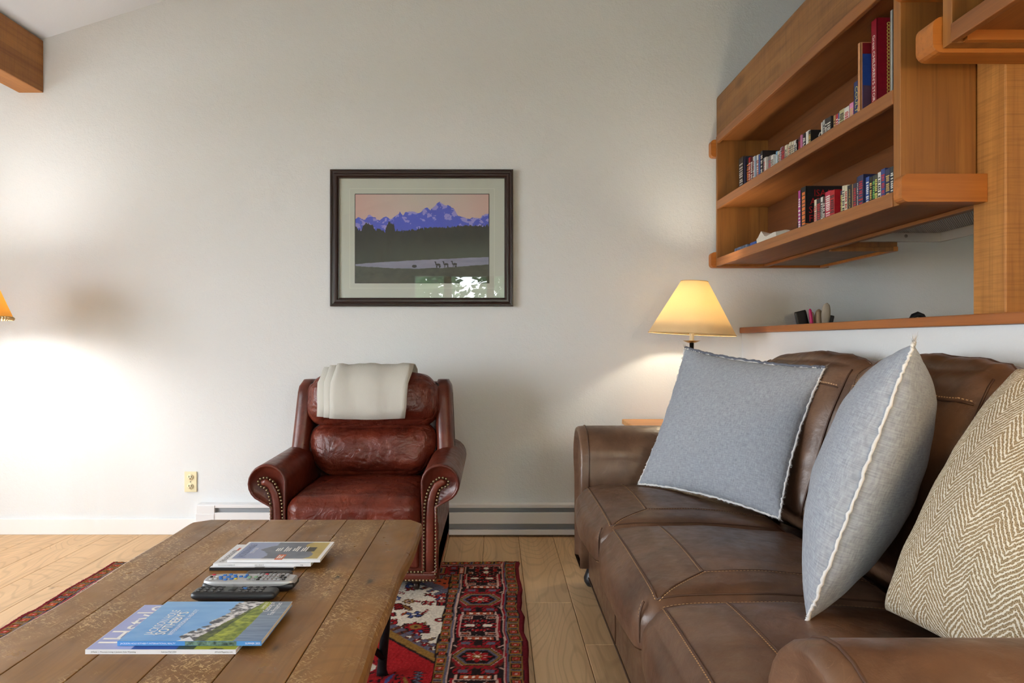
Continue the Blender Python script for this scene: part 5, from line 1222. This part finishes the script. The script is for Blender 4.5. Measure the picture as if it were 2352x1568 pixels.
# rear stack of three
o = mag('magazine with thin black spine, lowest of the rear pile', -.713, -.503, 1.736, 1.895, Z, .0075, M['black'])
grid_print('cover_print', -.7125, -.5035, 1.7365, 1.8945, Z+.0076, lambda u, v: L3(np.clip(vn(u, v, 7, 31)*1.5-.35, 0, 1), (206, 210, 216), (232, 232, 232))*np.where((np.abs(u-.6) < .06) & (v < .4), .35, 1.0)[..., None], o, 60, 40)
zb = Z+.0084
o = mag('white local guidebook magazine in the middle of the rear pile', -.706, -.462, 1.742, 1.905, zb, .0075, M['gloss'])
text('spine_print', "THE LOCALS' GUIDEBOOK", .0036, (-.694, 1.7414, zb+.0024), (1, 0, 0), (0, 0, 1), M['dark'], o); text('spine_print', '2025 | ISSUE 07', .0036, (-.602, 1.7414, zb+.0024), (1, 0, 0), (0, 0, 1), M['dark'], o); text('spine_print', 'FREE', .0036, (-.488, 1.7414, zb+.0024), (1, 0, 0), (0, 0, 1), M['dark'], o)
text('cover_title', 'THE LOCALS GUIDE', .016, (-.684, 1.752, zb+.0075), (0, 1, 0), (-1, 0, 0), M['dark'], o, lift=.0004, sx=.7)
box('cover_tab', -.688, -.664, 1.850, 1.872, zb+.0075, zb+.0079, bmat((206, 96, 56)), o)
za = zb+.0084
o = mag('topmost rear magazine with grey-blue mountain cover and orange tag', -.673, -.440, 1.748, 1.905, za, .0065, M['gloss'])
def jt(u, v):
    n = vn(u, v, 6, 41, 4); c = L3(np.clip(u*1.4, 0, 1), (136, 150, 186), (158, 166, 190)); m1 = u > .22+.16*np.abs(np.sin(v*5+.4))+.1*(n-.5)
    c[m1] = L3(np.clip(n*1.3-.2, 0, 1), (84, 92, 108), (122, 128, 138))[m1]; m2 = u > .78+.06*np.sin(v*6)+.1*(n-.5); c[m2] = L3(n, (150, 128, 66), (196, 176, 104))[m2]
    m3 = (np.abs(u-.80) < .06) & (np.abs(v-.55) < .12) & (n > .4); c[m3] = lin((64, 58, 44)); return c
def edge_white(fn):
    def f(u, v):
        c = fn(u, v); m = (u < .03) | (u > .965) | (v < .05) | (v > .955); c[m] = lin((236, 238, 242)); return c
    return f
grid_print('cover_print', -.6725, -.4405, 1.7485, 1.9045, za+.0066, edge_white(jt), o, 90, 64)
text('cover_title', 'JACKSON HOLE', .026, (-.640, 1.766, za+.0066), (0, 1, 0), (-1, 0, 0), plain('title_blue', C(92, 108, 150), .4), o, lift=.0004, sx=.60)
text('cover_title', 'TRAVELER', .013, (-.626, 1.80, za+.0066), (0, 1, 0), (-1, 0, 0), M['letters'], o, lift=.0004, sx=.8)
box('cover_tag', -.556, -.536, 1.7480, 1.790, za+.0066, za+.0069, bmat((206, 96, 46)), o)
mb = MB(); gg = random.Random(4)
for q in range(4):
    for r_ in range(3): mb.box(-.575+q*.022+r_*.0055, -.575+q*.022+r_*.0055+.003, 1.822-gg.uniform(0, .006), 1.822+gg.uniform(.02, .04), za+.0066, za+.007)
for r_ in range(3): mb.box(-.553+r_*.005, -.553+r_*.005+.0028, 1.757, 1.757+gg.uniform(.02, .028), za+.0069, za+.0072)
mb.build('cover_text', M['white'], o)
# remotes
def remote(label, x0, x1, yc, z0, wid, hgt, body, top=None, tilt=0.0, n=24):
    """slim handset lying left-right"""
    o = empty('remote_control', ((x0+x1)/2, yc, z0), label, 'remote control', 'remote controls on the table')
    P0, F0 = cubegrid(n); h_ = ((x1-x0)/2, wid/2, hgt/2); P = cmap(P0, h_, min(hgt, wid)*.40)
    low = np.clip(-P0[:, 2], 0, 1); P[:, 0] *= 1-.10*low; P[:, 1] *= 1-.28*low
    P[:, 1] *= 1-.10*np.clip(np.abs(P0[:, 0])-.6, 0, 1)/.4
    P += np.array(((x0+x1)/2, yc, z0+hgt/2)); ob = mk('body', P, F0, body, o, True)
    return o
zs = Z
M['silver'] = plain('silver_plastic', C(178, 180, 184), .32, .35)
o = remote('silver remote with many coloured buttons beside the magazines', -.668, -.458, 1.605, zs, .058, .024, M['black'])
pts = []
for k in range(40):
    a = 2*PI*k/40; e = .42; pts.append((-.563+math.copysign(abs(math.cos(a))**e, math.cos(a))*.1045, 1.605+math.copysign(abs(math.sin(a))**e, math.sin(a))*.029))
rings = [[(x_, y_, zs+.016) for x_, y_ in pts], [(x_, y_, zs+.0225) for x_, y_ in pts], [(-.563+(x_+.563)*.985, 1.605+(y_-1.605)*.95, zs+.0262) for x_, y_ in pts], [(-.563+(x_+.563)*.95, 1.605+(y_-1.605)*.86, zs+.0275) for x_, y_ in pts]]
mk('top_shell', *sweepg(rings), M['silver'], o, False)
BTN = {'b': plain('blue_button', C(40, 110, 190), .4), 'g': plain('green_button', C(120, 160, 130), .4), 'k': M['black'], 's': plain('grey_button', C(150, 152, 156), .35, .2), 'r': plain('red_button', C(190, 34, 60), .4), 'y': plain('yellow_button', C(216, 190, 50), .4), 'w': plain('white_button', C(196, 198, 196), .4)}
def buttons(o, L, z_, hh_=.003):
    for (x_, y_, a, b_, k) in L: box('button', x_-a, x_+a, y_-b_, y_+b_, z_, z_+hh_, BTN[k], o, min(a, b_)*.5, 2, True)
L = [(-.655, 1.622, .004, .003, 'r'), (-.655, 1.607, .003, .003, 'k'), (-.650, 1.592, .004, .004, 'w'), (-.640, 1.594, .004, .004, 'w'), (-.642, 1.608, .004, .003, 'w')]
for k in range(8):
    a = k*PI/4; L.append((-.616+.017*math.cos(a), 1.606+.017*math.sin(a), .0042, .0032, 'b'))
L += [(-.616, 1.606, .005, .004, 'b'), (-.594, 1.594, .003, .003, 'y'), (-.588, 1.61, .004, .003, 'b'), (-.577, 1.607, .0035, .004, 'b'), (-.577, 1.619, .0035, .003, 'b'), (-.566, 1.604, .004, .005, 'g'), (-.552, 1.606, .004, .004, 'g'), (-.565, 1.59, .004, .003, 's')]
for i, x_ in enumerate(np.linspace(-.552, -.484, 8)):
    for j, y_ in enumerate((1.590, 1.603, 1.616, 1.625)):
        if j in (1, 2) and i < 1: continue
        L.append((float(x_), y_, .0036, .0038 if j < 3 else .0025, 'r' if (i == 2 and j == 3) else ('k' if i in (0, 1, 6, 7) and j < 3 and (i+j) % 3 else 's')))
buttons(o, L, zs+.0268)
o = remote('slim black remote in front of the silver one', -.668, -.482, 1.540, zs, .046, .023, plain('black_remote_shell', C(34, 36, 40), .36))
L = []
for i, x_ in enumerate(np.linspace(-.652, -.515, 10)):
    for j, y_ in enumerate((1.528, 1.541, 1.553)):
        if 3 < i < 6: continue
        L.append((float(x_), y_, .0042, .0034, 'k'))
L += [(-.556, 1.546, .005, .005, 'b'), (-.581, 1.541, .008, .009, 'k'), (-.581, 1.541, .004, .0045, 's')]
buttons(o, L, zs+.0218, .0026)
mb = MB()
for i, x_ in enumerate(np.linspace(-.652, -.515, 10)):
    for j, y_ in enumerate((1.528, 1.541)):
        if 3 < i < 6: continue
        mb.box(float(x_)-.002, float(x_)+.002, y_-.0006, y_+.0008, zs+.0243, zs+.0247)
mb.build('button_symbols', BTN['s'], o)
o = remote('dark grey remote lying behind the silver one', -.60, -.49, 1.668, zs, .05, .017, M['dark'])
buttons(o, [(-.545, 1.672, .010, .004, 'k'), (-.562, 1.664, .004, .004, 'k'), (-.528, 1.668, .003, .009, 'k')], zs+.0158, .0025)

# ================================================================== end tables and lamps
M['brass'] = plain('aged_brass', C(150, 124, 78), .35, .8); M['candle'] = plain('candle_tube', C(236, 224, 196), .5)
def end_table(x0, x1, y0, y1, zt, label):
    t = empty('end_table', ((x0+x1)/2, (y0+y1)/2, 0), label, 'end table')
    box('table_top', x0, x1, y0, y1, zt-.028, zt, M['pine'], t, .006, 3)
    mb = MB(); i_ = .05; mb.box(x0+i_, x1-i_, y0+i_, y0+i_+.02, zt-.11, zt-.0285).box(x0+i_, x1-i_, y1-i_-.02, y1-i_, zt-.11, zt-.0285).box(x0+i_, x0+i_+.02, y0+i_, y1-i_, zt-.11, zt-.0285).box(x1-i_-.02, x1-i_, y0+i_, y1-i_, zt-.11, zt-.0285); mb.build('apron', M['pine'], t)
    for a in (x0+.05, x1-.095):
        for c in (y0+.05, y1-.095): box('leg', a, a+.045, c, c+.045, .0005, zt-.0285, M['pine'], t, .004)
    return t
def lamp(x, y, zb, zs0, zs1, r0, r1, label, shade, power, col, tilt=0.0, fringe=False, name='table_lamp', big=1.0, low=None, soft=.035):
    L = empty(name, (x, y, zb), label, 'lamp')
    zd = zs0-.045
    lathe('base', [(0, 0), (.075*big, 0), (.078*big, .008), (.06*big, .018), (.022*big, .03), (.014, .045), (0, .045)], (x, y, zb+.0003), M['iron'], L, 28)
    tube('stem', [(x, y, zb+.04), (x, y, zd)], .011, M['iron'], L, 12)
    lathe('drip_dish', [(0, -.002), (.02, 0), (.042, .010), (.043, .012), (.02, .004), (0, .003)], (x, y, zd), M['brass'], L, 24)
    tube('candle_sleeve', [(x, y, zd+.002), (x, y, zs0+.07)], .0115, M['candle'], L, 14)
    Mx = Matrix.Rotation(R(tilt), 3, 'Y')
    h_ = zs1-zs0; n = 48; t_ = .0016
    pr = [(r0, 0), (r1, h_), (r1-t_, h_), (r0-t_, 0), (r0, 0)]
    sh = lathe('shade', pr, (x, y, zs0), shade, L, n, Mx)
    trim = plain('shade_trim', C(206, 178, 130), .8)
    for (r_, z_) in ((r0, 0.0), (r1, h_)):
        P = [tuple(Mx @ Vector((r_*math.cos(a), r_*math.sin(a), z_))+Vector((x, y, zs0))) for a in np.linspace(0, 2*PI, 48, endpoint=False)]
        tube('rim', P, .0022, trim, sh, 6, True)
    if fringe:
        mb = MB()
        for k in range(70):
            a = 2*PI*k/70; p = Vector((x+r0*math.cos(a), y+r0*math.sin(a), zs0)); mb.tube([p, p+Vector((0, 0, -.006)), p+Vector((0, 0, -.016))], [.004, .0085, .004], 6)
        tag(mb.build('fringe', trim, sh, True), kind='stuff')
    mb = MB()
    for a in (0, 2*PI/3, 4*PI/3): mb.tube([(x, y, zs0+h_*.86), tuple(Mx @ Vector((r1*.98*math.cos(a), r1*.98*math.sin(a), h_*.98))+Vector((x, y, zs0)))], .0015, 5)
    mb.build('spider', M['brass'], sh)
    zbulb = zs0+h_*.45 if low is None else zs0+low+.05
    bm_ = bpy.data.materials.get('warm_bulb') or None
    if bm_ is None:
        bm_, nt_, b_ = NM('warm_bulb'); b_.inputs['Emission Color'].default_value = (1, .72, .38, 1); b_.inputs['Emission Strength'].default_value = 6
    lathe('bulb', [(0, -.05), (.013, -.05), (.014, -.03), (.028, -.005), (.03, .012), (.02, .03), (0, .036)], (x, y, zbulb), bm_, L, 20)
    ld = bpy.data.lights.new('lamp_glow', 'POINT'); ld.energy = power; ld.color = col; ld.shadow_soft_size = soft
    lo = bpy.data.objects.new('lamp_glow', ld); COL.objects.link(lo); place(lo, (x, y, zbulb+.06 if low is None else zs0+low), L)
    return L
end_table(.70, 1.30, 3.32, 3.86, .646, 'pine end table in the corner behind the far sofa arm')
M['shade1'] = shade_mat('cream_paper_shade', C(252, 234, 196), .55); M['shade2'] = shade_mat('parchment_shade', C(238, 196, 112), .4)
lamp(1.0, 3.55, .6465, 1.113, 1.381, .217, .067, 'lit cream cone-shade lamp behind the grey pillow', M['shade1'], 16, (1.0, .87, .66), 3.0)
lamp(-2.585, 3.34, .0005, 1.195, 1.42, .225, .135, 'lit parchment floor lamp with fringed shade at the left picture edge', M['shade2'], 46, (1.0, .97, .93), 0, True, name='floor_lamp', big=2.0, low=.105, soft=.09)
# globe floor lamp just out of view beside the near arm
gl = empty('floor_lamp', (1.12, .46, .0005), 'lit frosted globe floor lamp beside the near sofa arm', 'lamp')
lathe('base', [(0, 0), (.14, 0), (.145, .01), (.12, .02), (.03, .03), (.014, .05), (0, .05)], (1.12, .46, .0005), M['iron'], gl, 28)
tube('stem', [(1.12, .46, .045), (1.12, .46, 1.30)], .012, M['iron'], gl, 12)
lathe('collar', [(0, 0), (.05, 0), (.055, .012), (.03, .03), (0, .03)], (1.12, .46, 1.295), M['brass'], gl, 24)
m, nt, b_ = NM('lit_frosted_globe'); b_.inputs['Base Color'].default_value = C(250, 240, 220); b_.inputs['Emission Color'].default_value = (1, .66, .32, 1); b_.inputs['Emission Strength'].default_value = 60
lathe('globe', [(.0005+.12*math.sin(a), -.12*math.cos(a)) for a in np.linspace(.2, PI, 15)], (1.12, .46, 1.435), m, gl, 24)

flush_texts()
